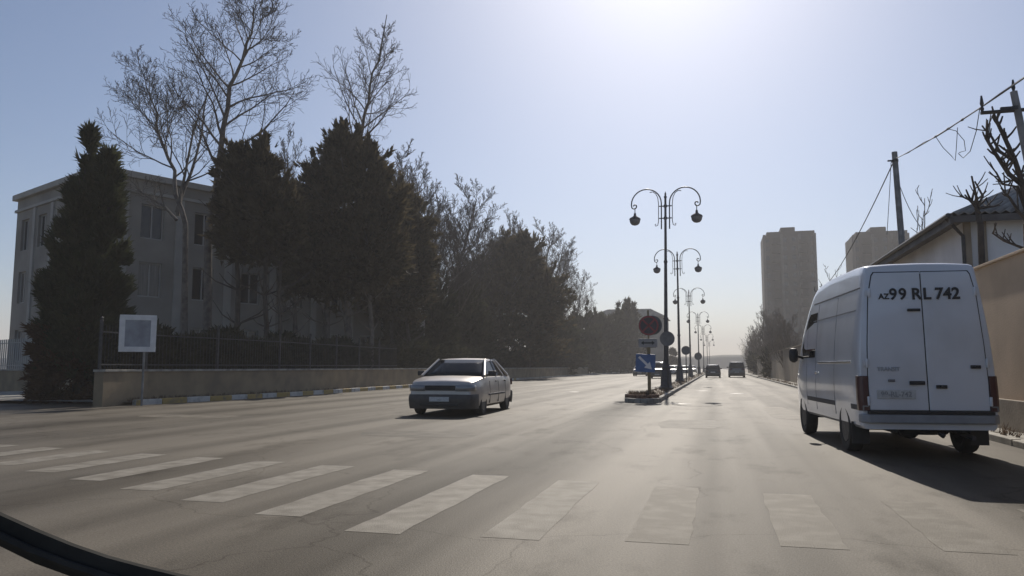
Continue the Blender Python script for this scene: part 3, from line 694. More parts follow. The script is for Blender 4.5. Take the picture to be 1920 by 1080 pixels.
r_ = MB(M=Matrix.Translation((-.12, -.10, zB)) @ Matrix.Rotation(R(3), 4, 'Y')); r_.box((0, 0, 0), (.72, .014, .66)); bo_ = r_.build('keep_right_sign', M['sign_blue'], t, bevel=.02)
a = MB(M=Matrix.Translation((-.12, -.112, zB)) @ Matrix.Rotation(R(45), 4, 'Y'))
a.prism([(-.33, 0, .045), (.08, 0, .045), (.08, 0, .15), (.33, 0, 0), (.08, 0, -.15), (.08, 0, -.045), (-.33, 0, -.045)], (0, .005, 0)); a.build('arrow', M['sign_white'], bo_)
for nm, u, v, y, rr, lab in (('a', 1251, 635, 37.6, .34, 'grey back of a round traffic sign on the nearest street lamp'), ('b', 1286, 657, 57.5, .31, 'smaller grey back of a round sign on the second street lamp'),
                         ('c', 1309, 668, 87.5, .40, 'distant grey back of a round sign by the third street lamp')):
    q = AY(u, v, y); s_ = thing('round_sign', lab, 'traffic sign', (q.x, y, .1), 0, 'round signs facing away')
    p = MB(); disc(p, (0, 0, q.z - .1), rr, -.008, .008); p.lathe([(rr + .012, -.02), (rr + .012, .02), (rr - .01, .02), (rr - .01, -.02)], (0, 0, q.z - .1), 32, 'y', close=True); p.build('disc', M['sign_back'], s_, smooth=40)
    p = MB(); p.tube([(0, .05, 0), (0, .05, q.z + .2)], .035, 8); p.build('post', M['iron'], s_)
# brick planter with dry plants at the nose
t = thing('planter', 'low brick planter on the tip of the median', 'planter', (-2.55, 27.3, 0))
p = MB(); rng = random.Random(7)
for ring in range(3):
    for k in range(12):
        a_ = 2 * math.pi * (k + .5 * (ring % 2)) / 12; p.box((.52 * math.cos(a_), .62 * math.sin(a_), .05 + .085 * ring + .0), (.12, .27, .08), a_ + rng.uniform(-.06, .06))
p.build('brick_border', M['brick'], t, bevel=.008)
p = MB(); p.lathe([(.48, .02), (.46, .22), (.2, .27), (0, .28)], n=16); p.build('soil_fill', M['soil'], t, smooth=40)

def tufts(P, D, size, rng, k=3, width=.22, spread=.7, jitter=.35):
    """small pointed sprays at points P along directions D"""
    n = len(P); P = np.repeat(P, k, 0); D = np.repeat(D, k, 0) + rng.normal(0, spread, (n * k, 3)) * .6
    D /= np.linalg.norm(D, axis=1)[:, None] + 1e-9
    A = rng.normal(0, 1, (n * k, 3)); A -= D * (A * D).sum(1)[:, None]; A /= np.linalg.norm(A, axis=1)[:, None] + 1e-9
    S = size * (1 + rng.uniform(-jitter, jitter, n * k))[:, None]
    v0 = P - A * S * width; v1 = P + A * S * width; v2 = P + D * S
    return np.stack([v0, v1, v2], 1).reshape(-1, 3)
def tri_mesh(name, V, m, parent):
    n = len(V) // 3; me = bpy.data.meshes.new(name)
    me.vertices.add(3 * n); me.vertices.foreach_set('co', V.astype(np.float32).ravel())
    me.loops.add(3 * n); me.loops.foreach_set('vertex_index', np.arange(3 * n, dtype=np.int32))
    me.polygons.add(n); me.polygons.foreach_set('loop_start', np.arange(0, 3 * n, 3, dtype=np.int32)); me.polygons.foreach_set('loop_total', np.full(n, 3, np.int32))
    me.materials.append(m); me.update(calc_edges=True); me.validate()
    o = bpy.data.objects.new(name, me); COL.objects.link(o)
    if parent is not None: o.parent = parent
    return o
def airy(P, rng, freq, thr):
    """leave irregular holes in a cloud of points"""
    v = np.zeros(len(P))
    for _ in range(5):
        k = rng.normal(0, 1, 3); k /= np.linalg.norm(k); v += np.sin(P @ (k * freq * rng.uniform(.7, 1.6)) + rng.uniform(0, 6.28))
    return v > thr
def lobe(c, r_, n, size, rng, up=.5, shell=.42, k=3, width=.2, lump=.36):
    """an uneven ellipsoid of sprays"""
    n = int(n * .8)
    d = rng.normal(0, 1, (n, 3)); d /= np.linalg.norm(d, axis=1)[:, None]
    rad = (shell + (1 - shell) * rng.random(n) ** .6); rad[rng.random(n) < .25] *= rng.uniform(.4, 1, (rng.random(1).size,))[0]
    ph = rng.uniform(0, 6.28, 6)
    rad *= 1 + lump * (np.sin(4 * d[:, 0] + ph[0]) * np.sin(5 * d[:, 2] + ph[1]) + .7 * np.sin(9 * d[:, 1] + ph[2] + 3 * d[:, 2]) * np.sin(8 * d[:, 0] + ph[3]))
    P = np.array(c) + d * rad[:, None] * np.array(r_)
    D = d * np.array([1, 1, .8]) + np.array([0, 0, up])
    ok = airy(P, rng, 5.2 / max(.6, size / .4), -.05); P, D = P[ok], D[ok]
    V = tufts(P, D, size, rng, k, width)
    m_ = max(14, n // 34)          # boughs that stick out of the outline, each with its own cluster of sprays
    bd = rng.normal(0, 1, (m_, 3)); bd /= np.linalg.norm(bd, axis=1)[:, None]; bd[:, 2] = bd[:, 2] * .9 + .15
    bl = rng.uniform(.8, 1.42, m_); q = 18
    t = rng.uniform(.72, 1, (m_, q)); BP = np.array(c) + (bd[:, None] * (bl[:, None] * t)[..., None]) * np.array(r_) + rng.normal(0, .07 * min(r_), (m_, q, 3)) * (1.25 - t)[..., None] * 2
    BD = np.repeat(bd[:, None], q, 1) + np.array([0, 0, up * .9])
    return np.concatenate([V, tufts(BP.reshape(-1, 3), BD.reshape(-1, 3), size * .85, rng, k, width)])
def cone(c, z0, z1, R0, n, size, rng, prof, up=.9, k=3, width=.17, lump=.32):
    """an uneven column or cone of sprays, prof(t) gives the radius share"""
    t = rng.random(n); w_ = np.array([prof(q) for q in t]); keep = rng.random(n) < (w_ / w_.max()) ** .6; t = t[keep]; w_ = w_[keep]; n = len(t)
    a = rng.uniform(0, 2 * math.pi, n); rad = w_ * R0 * (.45 + .55 * rng.random(n) ** .45); ph = rng.uniform(0, 6.28, 4)
    rad *= 1 + lump * (np.sin(3 * a + ph[0] + 9 * t) + .8 * np.sin(5 * a + ph[1] - 14 * t) + .7 * np.sin(22 * t + ph[2] + 2 * a)) * .6
    d = np.stack([np.cos(a), np.sin(a), np.zeros(n)], 1)
    P = np.array([c[0], c[1], 0]) + d * rad[:, None]; P[:, 2] = z0 + (z1 - z0) * t
    ok = airy(P, rng, 5.5 / max(.6, size / .4), -.6); P, d = P[ok], d[ok]
    return tufts(P, d * .8 + np.array([0, 0, up]), size, rng, k, width)
NR = np.random.default_rng
rn = NR(2); n = 260; a_ = rn.uniform(0, 6.28, n); q = rn.random(n) ** .5 * .5
P = np.stack([q * np.cos(a_), q * 1.1 * np.sin(a_), np.full(n, .2)], 1)
tri_mesh('dry_plants', tufts(P, np.tile([0, 0, 1.0], (n, 1)), .19, rn, 4, .05, .9), M['dry'], t)

rn = NR(5)
def weeds(label, pts, size, m):
    P = np.array(pts); D = np.tile([0, 0, 1.0], (len(P), 1)); tag(tri_mesh('dry_weeds', tufts(P, D, size, rn, 4, .07, .9), M[m], None), label, 'weeds', kind='stuff')
q = [(rn.uniform(-3.0, -2.0), 27 + 120 * rn.random() ** 1.8, .1) for _ in range(900)]
weeds('sparse dry weeds on the dusty median soil', q, .13, 'dry')
q = [(4.5 + .5 * rn.random() ** 2.0, 8 + 90 * rn.random() ** 1.5, .08) for _ in range(700)]
weeds('dry weeds along the foot of the right-hand walls', q, .14, 'dry')
q = []
for a, b in zip(LK[:4], LK[1:5]):
    for _ in range(160):
        t_ = rn.random(); q.append((a[0] + (b[0] - a[0]) * t_ - .2 - .75 * rn.random(), a[1] + (b[1] - a[1]) * t_, .1))
weeds('dry weeds between the painted kerb and the low left wall', q, .15, 'dry')

# ------------------------------------------------------------------ trees
def trunk_path(p0, p1, rng, n=7, wob=.12):
    p0, p1 = Vector(p0), Vector(p1); L_ = (p1 - p0).length
    return [p0 + (p1 - p0) * (i / n) + Vector((rng.uniform(-1, 1), rng.uniform(-1, 1), 0)) * wob * L_ * .1 * (1 if 0 < i < n else 0) for i in range(n + 1)]
def conifer(name, label, loc, crowns, trunks, leafm='leaf', group=None, cat='tree', barkm='bark_dark', limb=1.0):
    t = thing(name, label, cat, loc, 0, group)
    tm = MB(); rng = random.Random(hash(label) % 1000 if False else len(label))
    for (p0, p1, r0, r1) in trunks:
        pts = trunk_path(p0, p1, rng); k = len(pts); tm.tube(pts, [r0 + (r1 - r0) * (i / (k - 1)) for i in range(k)], 9)
        for i in range(18):      # side limbs reaching into the crown
            f = .3 + .65 * i / 18; b0 = pts[min(int(f * (k - 1)), k - 1)]; a = rng.uniform(0, 6.28); L_ = rng.uniform(.7, 2.2) * limb
            tm.tube([b0, b0 + Vector((math.cos(a) * L_ * .6, math.sin(a) * L_ * .6, .25 * L_)), b0 + Vector((math.cos(a) * L_, math.sin(a) * L_, .6 * L_))], [r0 * .3, r0 * .2, r0 * .08], 5)
    tm.build('trunk', M[barkm], t, smooth=50)
    tri_mesh('crown', np.concatenate(crowns), M[leafm], t)
    return t

class Bare:
    """a leafless tree grown branch by branch"""
    def __init__(s, seed, kids=(16, 8, 5, 0), ang=(.75, .7, .7), ratio=(.42, .5, .55), rmin=.011, up=.25, start=.3, taper=.75, sides=(9, 5, 4, 3, 3)):
        s.rng = random.Random(seed); s.tr = MB(); s.tw = MB(); s.kids = kids; s.ang = ang; s.ratio = ratio; s.rmin = rmin; s.up = up; s.start = start; s.sides = sides; s.taper = taper
    def grow(s, p, d, L_, r0, lv=0, path=None):
        rg = s.rng; n = (8, 6, 5, 4, 2)[lv]
        if path is None:
            d = d.normalized(); pts = [p]; dd = d.copy()
            for i in range(n):
                j = (.05, .11, .12, .13, .12)[lv]
                dd = (dd + Vector((rg.gauss(0, j), rg.gauss(0, j), rg.gauss(0, j))) + Vector((0, 0, s.up * (.0 if lv == 0 else .35)))).normalized()
                pts.append(pts[-1] + dd * (L_ / n))
        else: pts = path; n = len(pts) - 1; L_ = sum((pts[i + 1] - pts[i]).length for i in range(n))
        tip = max(s.rmin * .7, r0 * (.12 if lv == 0 else .25))
        rad = [max(s.rmin * .75, r0 + (tip - r0) * (i / n) ** .8) for i in range(n + 1)]
        (s.tr if lv < 2 else s.tw).tube(pts, rad, s.sides[lv], cap=lv == 0)
        kn = s.kids[lv] if lv < len(s.kids) else 0
        if not kn: return
        kn = max(2, round(kn * rg.uniform(.8, 1.2)))
        st = s.start if lv == 0 else .18
        az = rg.uniform(0, 6.28)
        for i in range(kn):
            f = st + (1 - st) * (.9 if lv == 0 and s.taper > 1 else 1) * (i + rg.uniform(.1, .9)) / kn; f = min(f, .985); x = f * n; i0 = int(x); q = pts[i0] + (pts[i0 + 1] - pts[i0]) * (x - i0)
            t = (pts[i0 + 1] - pts[i0]).normalized(); az += 2.4 + rg.uniform(-.5, .5)
            a = Vector((0, 0, 1)).cross(t) if abs(t.z) < .9 else Vector((1, 0, 0)).cross(t); a.normalize(); b = t.cross(a)
            an = s.ang[min(lv, 2)] * rg.uniform(.75, 1.25); side = a * math.cos(az) + b * math.sin(az)
            nd = t * math.cos(an) + side * math.sin(an)
            ll = L_ * s.ratio[min(lv, 2)] * (1.15 - s.taper * f if lv == 0 else 1.1 - .5 * f) * rg.uniform(.75, 1.2)
            s.grow(q, nd, ll, max(s.rmin, (r0 + (tip - r0) * f ** .8) * .55), lv + 1)
    def finish(s, name, label, loc, group=None, barkm='bark', twigm='twig', cat='tree'):
        t = thing(name, label, cat, loc, 0, group); s.tr.build('trunk', M[barkm], t, smooth=60)
        if s.tw.v: s.tw.build('crown', M[twigm], t)
        return t
def bare_from_px(seed, pxs, y, r0, base_z=0.0, **kw):
    """trunk runs through the given points of the far view, at distance y"""
    pts = [AY(u, v, y) for u, v in pxs]; b0 = pts[0].copy(); base = Vector((b0.x, y, base_z))
    path = [Vector((0, 0, 0))] + [p - base for p in pts]
    full = []
    for i in range(len(path) - 1):
        for k in range(3): full.append(path[i].lerp(path[i + 1], k / 3))
    full.append(path[-1]); rg = random.Random(seed)
    full = [full[0]] + [p + Vector((rg.gauss(0, .06), rg.gauss(0, .15), 0)) for p in full[1:]]
    B = Bare(seed, **kw); B.grow(None, None, 0, r0, 0, full); return B, base

BT = 'bare trees behind the left wall'
B, base = bare_from_px(3, [(392, 420), (412, 280), (438, 165), (466, 85), (482, 18)], 33, .24, kids=(26, 10, 6, 3), start=.34, ang=(.95, .7, .7), ratio=(.30, .45, .5), rmin=.010, taper=.9)
B.finish('bare_tree', 'tallest leafless tree, its trunk leaning right above the pale building', base, BT)
B, base = bare_from_px(8, [(345, 420), (328, 340), (305, 275), (285, 210), (266, 135)], 33, .17, kids=(20, 9, 6, 3), start=.42, ang=(.8, .7, .7), ratio=(.27, .5, .5), rmin=.010, taper=.85)
B.grow(Vector((-.45, 0, 9.0)), Vector((.45, .1, 1)), 6.6, .11, 1); B.grow(Vector((-.45, 0, 8.6)), Vector((-.75, .2, .75)), 3.4, .09, 1); B.grow(Vector((-.4, 0, 8.8)), Vector((.2, -.2, 1)), 6.6, .10, 1)
B.finish('bare_tree', 'leafless tree forking low, directly right of the big cypress', base, BT)
B, base = bare_from_px(14, [(655, 420), (672, 270), (688, 190), (708, 110), (724, 28)], 44, .2, kids=(34, 7, 5, 2), start=.34, ang=(.72, .55, .6), ratio=(.27, .42, .5), rmin=.011, up=.12, taper=1.1)
B.finish('bare_tree', 'slim leafless poplar with a spire tip above the broad dark conifer', base, BT)
Bs = Bare(21, kids=(20, 8, 6, 3), start=.25, ang=(.6, .55, .6), ratio=(.36, .45, .5), rmin=.008, up=.4, taper=.9); Bs.grow(Vector((0, 0, 0)), Vector((.03, 0, 1)), 11, .15)
bt1 = Bs.finish('bare_tree', '', (0, 0, 0), BT)
Bs = Bare(22, kids=(18, 9, 6, 3), start=.25, ang=(.75, .6, .6), ratio=(.42, .46, .5), rmin=.009, up=.35, taper=.85); Bs.grow(Vector((0, 0, 0)), Vector((-.04, 0, 1)), 10, .16)
bt2 = Bs.finish('bare_tree', '', (0, 0, 0), BT)
first = {id(bt1): True, id(bt2): True}
rng = random.Random(9)
for (src, u, vtop_, y, lab) in [
    (bt1, 575, 195, 44, 'pale leafless tree rising behind the left conifer pair'),
    (bt2, 620, 205, 46, 'leafless tree behind the left shoulder of the broad dark conifer'),
    (bt2, 765, 235, 55, 'wide leafless tree behind the right shoulder of the broad dark conifer'),
    (bt1, 812, 290, 59, 'thin leafless tree standing clear just right of the broad dark conifer'),
    (bt2, 852, 305, 65, 'leafless tree in the gap between the two dark conifer groups'),
    (bt1, 880, 350, 69, 'slender leafless tree at the left edge of the second dark conifer'),
    (bt2, 925, 400, 86, 'leafless tree poking out left of the top of the second dark conifer'),
    (bt1, 962, 372, 88, 'leafless tree with its tips directly above the second dark conifer'),
    (bt2, 1005, 395, 97, 'leafless tree on the right shoulder of the second dark conifer'),
    (bt1, 1045, 455, 112, 'small leafless tree right of the second dark conifer'),
    (bt1, 590, 240, 50, 'short pale leafless tree squeezed between the conifer pair and the broad conifer'),
    (bt2, 792, 262, 60, 'leafless crown just above the right edge of the broad dark conifer'),
    (bt1, 835, 330, 66, 'leafless tree second in the gap right of the broad conifer'), (bt2, 905, 372, 80, 'leafless tree third in the gap, touching the second conifer mass'),
    (bt1, 985, 384, 92, 'leafless tree behind the right half of the second dark conifer top'), (bt2, 1024, 425, 104, 'leafless tree sloping off the right of the second dark conifer'),
    (bt2, 1078, 495, 124, 'rightmost leafless tree of the left-hand row')]:
    vtop_ -= 14 if u > 800 else 0; q = AY(u, vtop_, y); H = q.z; L0 = 13.2 if src is bt1 else 12.2
    sc = H / L0
    if first.get(id(src)): o = src; first[id(src)] = False; o.scale = (sc,) * 3; o.rotation_euler = (0, 0, rng.uniform(0, 6)); o.location = (q.x, y, 0); o['label'] = lab
    else: dup(src, (q.x, y, 0), rng.uniform(0, 6.28), (sc * rng.uniform(1.1, 1.4), sc * rng.uniform(1.1, 1.4), sc), lab)

# conifers on the left
def zpx(v, y, u=600): return AY(u, v, y).z
def con_at(u, y): p = AY(u, 688, y); return (p.x, y, 0)
colp = lambda t: (min(1, .55 + t * 2.2) if t < .25 else 1.0 - .25 * (t - .25)) * (1 if t < .62 else max(.05, 1 - ((t - .62) / .38) ** 1.6 * .97))
# hero cypress by the corner
rn = NR(31); CY = 22.0
L_ = con_at(150, CY); zt1 = zpx(246, CY, 150); zt2 = zpx(276, CY, 205)
cr = [cone((-.12, 0), 1.0, zt1 - 1.3, .92, 11000, .34, rn, colp), cone((.66, .1), 1.2, zt2 - 1.3, .70, 7500, .34, rn, colp), cone((-.6, -.1), .9, 5.2, .82, 6000, .34, rn, colp), cone((.42, -.2), .8, 5.6, .92, 6500, .34, rn, colp),
      cone((-.12, 0), zt1 - 3.0, zt1, .58, 2300, .36, rn, lambda t: 1 - .9 * t), cone((.66, .1), zt2 - 2.2, zt2, .48, 1500, .36, rn, lambda t: 1 - .9 * t)]
hc = conifer('cypress', 'big two-topped cypress at the corner, brown at its foot', L_, cr, [((0, 0, 0), (-.2, 0, zt1 - 1), .2, .05), ((.4, .05, 0), (.85, .1, zt2 - 1), .14, .04)], 'leaf_green', limb=.3)
tri_mesh('dead_foliage', np.concatenate([cone((-.42, -.15), .05, 2.6, 1.02, 5200, .26, rn, lambda t: .9 + .1 * t, up=.2)]), M['leaf_brown'], hc)['label'] = 'brown dead lower foliage'
# pair of conifers left of the broad one
rn = NR(32); y = 32.5
P_ = con_at(488, y)
def at_local(u, v, y, base): q = AY(u, v, y); return (q.x - base[0], 0, q.z)
def lob(u, v, ru, rv, y, base, n, size, rn, dy=0.0, **kw):
    s = y / 1450 * 1.1
    q = at_local(u, v, y, base); return lobe((q[0], dy, q[2]), (ru * s, ru * s * .9, rv * s), n, size, rn, **kw)
cr = [lob(450, 330, 38, 58, y, P_, 2200, .38, rn), lob(490, 320, 30, 55, y, P_, 1700, .38, rn), lob(465, 400, 52, 70, y, P_, 3200, .38, rn), lob(515, 400, 45, 75, y, P_, 2800, .38, rn), lob(480, 455, 60, 40, y, P_, 2200, .36, rn), lob(430, 420, 30, 60, y, P_, 1500, .38, rn),
      lob(535, 430, 40, 60, y, P_, 1900, .38, rn)]
cr.append(cone((at_local(452, 300, y, P_)[0], 0), zpx(330, y), zpx(268, y), .42, 600, .38, rn, lambda t: 1 - .8 * t)); cr.append(cone((at_local(490, 300, y, P_)[0], 0), zpx(320, y), zpx(266, y), .38, 600, .38, rn, lambda t: 1 - .8 * t))
def trk(u, v, y, base, r0=.16, r1=.06, lean=0): q = at_local(u + lean, v, y, base); q0 = at_local(u, 688, y, base); return ((q0[0], 0, 0), (q[0], 0, q[2]), r0, r1)
conifer('pine', 'dark conifer with two blunt tops between the cypress and the broad conifer', P_, cr, [trk(445, 300, y, P_), trk(500, 320, y, P_, .15), trk(528, 400, y, P_, .12)])
# the broad conifer, three stems under one dark mass
rn = NR(33); y = 40.5
P_ = con_at(645, y)
cr = [lob(645, 300, 36, 55, y, P_, 2600, .4, rn), lob(600, 345, 34, 50, y, P_, 1900, .4, rn), lob(690, 330, 40, 55, y, P_, 2400, .4, rn), lob(640, 400, 75, 75, y, P_, 6000, .4, rn), lob(585, 430, 48, 75, y, P_, 3400, .4, rn), lob(610, 500, 70, 65, y, P_, 4200, .4, rn),
      lob(685, 480, 70, 75, y, P_, 5200, .4, rn), lob(570, 505, 40, 50, y, P_, 2200, .38, rn), lob(715, 400, 40, 60, y, P_, 2500, .4, rn)]
cr.append(cone((at_local(640, 300, y, P_)[0], 0), zpx(290, y), zpx(236, y), .5, 800, .4, rn, lambda t: 1 - .75 * t)); cr.append(cone((at_local(662, 300, y, P_)[0], .2), zpx(300, y), zpx(242, y), .42, 700, .4, rn, lambda t: 1 - .75 * t))
conifer('pine', 'broad dark conifer, the largest, on pale stems behind the railing', P_, cr, [trk(610, 330, y, P_, .19, lean=14), trk(655, 280, y, P_, .17, lean=-8), trk(695, 360, y, P_, .14)], barkm='bark')
rn = NR(34); y = 49.5
P_ = con_at(752, y)
cr = [lob(745, 395, 34, 50, y, P_, 2200, .42, rn), lob(765, 455, 42, 65, y, P_, 3200, .42, rn), lob(745, 515, 60, 60, y, P_, 4200, .42, rn), lob(785, 510, 24, 60, y, P_, 1800, .4, rn), lob(740, 570, 60, 35, y, P_, 2200, .4, rn)]
conifer('pine', 'lower dark conifer leaning on the right side of the broad one', P_, cr, [trk(735, 400, y, P_, .15), trk(765, 450, y, P_, .13)])
rn = NR(35); y = 81
P_ = con_at(965, y)
cr = [lob(945, 480, 24, 36, y, P_, 1700, .5, rn), lob(985, 478, 28, 32, y, P_, 1800, .5, rn), lob(960, 530, 62, 50, y, P_, 4600, .5, rn), lob(905, 545, 42, 50, y, P_, 2800, .5, rn), lob(1015, 560, 44, 52, y, P_, 2900, .5, rn), lob(955, 590, 85, 50, y, P_, 5000, .5, rn), lob(950, 640, 90, 45, y, P_, 4000, .5, rn), lob(980, 455, 12, 18, y, P_, 500, .45, rn), lob(948, 462, 10, 18, y, P_, 400, .45, rn)]
conifer('pine', 'second dark conifer mass with a flat double top, above the silver car and right', P_, cr, [trk(940, 500, y, P_, .22), trk(990, 500, y, P_, .2)])
# dark evergreen shrubs filling between road and trees
HG = 'dark evergreens behind the left railing'
for k, (u, vt, ru, y, lab) in enumerate([
    (745, 555, 50, 52, 'dark rounded evergreen directly behind the silver car roof, left end'),
    (805, 545, 55, 57, 'dark rounded evergreen above the silver car bonnet'),
    (870, 560, 55, 66, 'dark rounded evergreen just right above the silver car'),
    (1040, 590, 50, 104, 'dark evergreen at the right foot of the second conifer mass'),
    (1090, 590, 42, 122, 'dark evergreen left of the distant low building'),
    (1135, 588, 40, 142, 'dark evergreen in front of the distant low building'),
    (1180, 590, 34, 170, 'dark evergreen left of the red-ringed sign')]):
    rn = NR(50 + k); P_ = con_at(u, y); s = y / 1450; zt_ = zpx(vt, y, u)
    cr = []
    for j in range(5):
        ox = rn.uniform(-.6, .6) * ru * s; hz = zt_ * rn.uniform(.62, 1.0) if j else zt_
        cr.append(lobe((ox if j else 0, rn.uniform(-.5, .5), hz * .52), (ru * s * (.55 if j else .8), ru * s * .6, hz * .5), 1500, .3 + y * .004, rn, up=.6))
    conifer('evergreen', lab, P_, cr, [((0, 0, 0), (0, 0, zt_ * .7), .1, .04)], 'leaf_hedge', HG)
CG = 'distant spire cypresses'
for k, (u, vt, y, lab) in enumerate([(1163, 568, 150, 'left of three distant spire cypresses before the low building'), (1178, 562, 156, 'tallest middle one of three distant spire cypresses'), (1190, 570, 162, 'right of three distant spire cypresses before the red-ringed sign'), (1112, 590, 134, 'lone distant spire cypress at the left end of the low building'),
                                     (1262, 655, 190, 'far spire cypress behind the nearest street lamp post')]):
    rn = NR(70 + k); P_ = con_at(u, y); zt_ = zpx(vt, y, u)
    conifer('cypress', lab, P_, [cone((0, 0), .4, zt_, 1.15, 2600, .75, rn, lambda t: 1 - .85 * t ** 1.5)], [((0, 0, 0), (0, 0, zt_ * .8), .15, .04)], 'leaf_hedge', CG)
# clipped hedge behind the railing
def hedge(name, label, p0, p1, hgt, dep, n, seed, m='leaf_hedge'):
    rn = NR(seed); a, b = np.array(p0), np.array(p1); d = b - a; L_ = np.linalg.norm(d); d = d / L_; nr = np.array([-d[1], d[0]])
    t = thing(name, label, 'hedge', (p0[0], p0[1], 0))
    s = rn.random(n) * L_; w_ = rn.uniform(-.5, .5, n) * dep; z = hgt * rn.random(n) ** .7; z *= 1 + .09 * np.sin(s * 1.3) + .07 * np.sin(s * 3.1 + 1)
    P = np.stack([d[0] * s + nr[0] * w_, d[1] * s + nr[1] * w_, z], 1)
    D = np.stack([nr[0] * w_ * 1.5, nr[1] * w_ * 1.5, np.full(n, .6)], 1)
    tri_mesh('foliage', tufts(P, D, .3, rn, 3, .25, .8), M[m], t)
    st = MB(); k = int(L_ / .8)
    for i in range(k):
        q = d * (i + .5) * .8; st.tube([(q[0], q[1], 0), (q[0] + .05, q[1], hgt * .4), (q[0] - .03, q[1] + .05, hgt * .75)], [.03, .025, .012], 5)
    st.build('stems', M['bark_dark'], t)
    return t
hedge('hedge', 'long dark hedge behind the iron railing on the left', (-19.6, 21.5), (-19.3, 46), 2.35, .9, 16000, 80)
hedge('hedge', 'dark hedge continuing along the far stretch of the left wall', (-19.6, 47), (-21.5, 105), 2.6, 1.6, 15000, 81)

# ------------------------------------------------------------------ left wall, railing, side street
def wall_run(name, label, pts, hgt, th, m, cap=None, cat='wall', capm=None, plinth=None, z0=-.1):
    t = thing(name, label, cat, (pts[0][0], pts[0][1], 0))
    o = Vector((pts[0][0], pts[0][1], 0)); P = [Vector((x, y, 0)) - o for x, y in pts]; w_ = MB(); c = MB(); pl = MB()
    def offs(i, d):
        a = P[max(i - 1, 0)]; b = P[min(i + 1, len(P) - 1)]; e = (b - a).normalized(); return P[i] + Vector((-e.y, e.x, 0)) * d
    def sweep(mb, d0, d1, za, zb): mb.loft([[(*offs(i, d0).xy, za), (*offs(i, d1).xy, za), (*offs(i, d1).xy, zb), (*offs(i, d0).xy, zb)] for i in range(len(P))], closed=True, cap=True)
    sweep(w_, 0, th, z0, hgt); w_.build('wall_body', m, t)
    if cap: sweep(c, -.05, th + .05, hgt, hgt + cap); c.build('coping', capm or m, t, bevel=.01)
    if plinth: sweep(pl, *plinth[:2], z0, plinth[2]); pl.build('plinth', plinth[3], t, bevel=.012)
    return t
LW = [(-17.95, 19.6), (-18.35, 22), (-18.1, 25.5), (-17.9, 29.5), (-18.3, 43), (-19.2, 71), (-19.5, 120)]
wall_run('retaining_wall', 'low brownish wall along the left kerb under the railing', LW, 1.05, .3, M['low_wall'], .07, capm=M['kerb'])
t = thing('railing', 'dark iron railing standing on the low left wall', 'fence', (LW[0][0], LW[0][1], 1.12))
o = Vector((LW[0][0], LW[0][1], 0)); rl = MB()
for (a, b) in zip(LW[:5], LW[1:5]):
    a, b = Vector((*a, 0)) - o, Vector((*b, 0)) - o; d = (b - a); L_ = d.length; d /= L_; nr = Vector((-d.y, d.x, 0)) * .15; n = int(L_ / .16)
    for z in (.15, 1.15): rl.tube([a + nr + Vector((0, 0, z)), b + nr + Vector((0, 0, z))], .02, 5)
    for i in range(n):
        q = a + nr + d * (i + .5) * L_ / n; rl.tube([q, q + Vector((0, 0, 1.3)), q + Vector((0, 0, 1.4))], [.011, .011, .002], 4)
    k = max(1, int(L_ / 2.5))
    for i in range(k):
        q = a + nr + d * i * L_ / k; pm = MB(); pm.box(q + Vector((0, 0, .74)), (.07, .07, 1.48)); pm.lathe([(.05, 1.48), (.03, 1.52), (.05, 1.57), (0, 1.63)], q, 8); pm.build('post', M['iron'], t)
rl.build('railing_bars', M['iron'], t)
# side street: low wall and railing at far left
wall_run('side_wall', 'grey low wall along the side street at far left', [(-44, 36.4), (-36, 32.9), (-27.2, 29)], 1.0, .3, M['low_wall'], .08, capm=M['kerb'])
t = thing('side_fence', 'pale slatted railing on the grey side-street wall at far left', 'fence', (-44, 36.4, 1.08)); f_ = MB()
for (a, b) in (((0, 0), (8, -3.5)), ((8, -3.5), (16.8, -7.4))):
    a, b = Vector((*a, 0)), Vector((*b, 0)); n = int((b - a).length / .28)
    for z in (.2, 1.4): f_.tube([a + Vector((0, .15, z)), b + Vector((0, .15, z))], .025, 5)
    for i in range(n): q = a.lerp(b, (i + .5) / n); f_.box(q + Vector((0, .15, .8)), (.07, .03, 1.6))
f_.build('railing_bars', M['win_frame'], t)
# notice board
q = AY(252, 757, 20.4); t = thing('notice_board', 'white-framed notice board on a thin post at the end of the painted kerb', 'sign', (q.x, q.y, 0), R(38))
sc_ = (q.xy - EYE.xy).length / 1450 * .97
pz = lambda v: CAM_H + (688 - v) * sc_
z0, z1 = pz(662), pz(598); w2 = 29 * sc_
p = MB(); p.tube([(.2, .06, -.05), (.2, .06, z1 - .05)], .035, 10); p.build('post', M['pole'], t, smooth=40)
bb = MB(); bb.box((0, 0, (z0 + z1) / 2), (w2 * 2, .03, z1 - z0)); bo_ = bb.build('panel', M['board'], t)
fr = MB(); ft = .16
fr.box((0, -.012, z0 + ft / 2), (w2 * 2, .05, ft)); fr.box((0, -.012, z1 - ft / 2), (w2 * 2, .05, ft)); fr.box((-w2 + ft / 2, -.012, (z0 + z1) / 2), (ft, .05, z1 - z0 - 2 * ft)); fr.box((w2 - ft / 2, -.012, (z0 + z1) / 2), (ft, .05, z1 - z0 - 2 * ft))
fr.build('frame', M['sign_white'], t, bevel=.008)
for z in (z0 + .3, z1 - .3):
    c_ = MB(); c_.box((.2, .035, z), (.12, .05, .05)); c_.build('bracket', M['iron'], t)

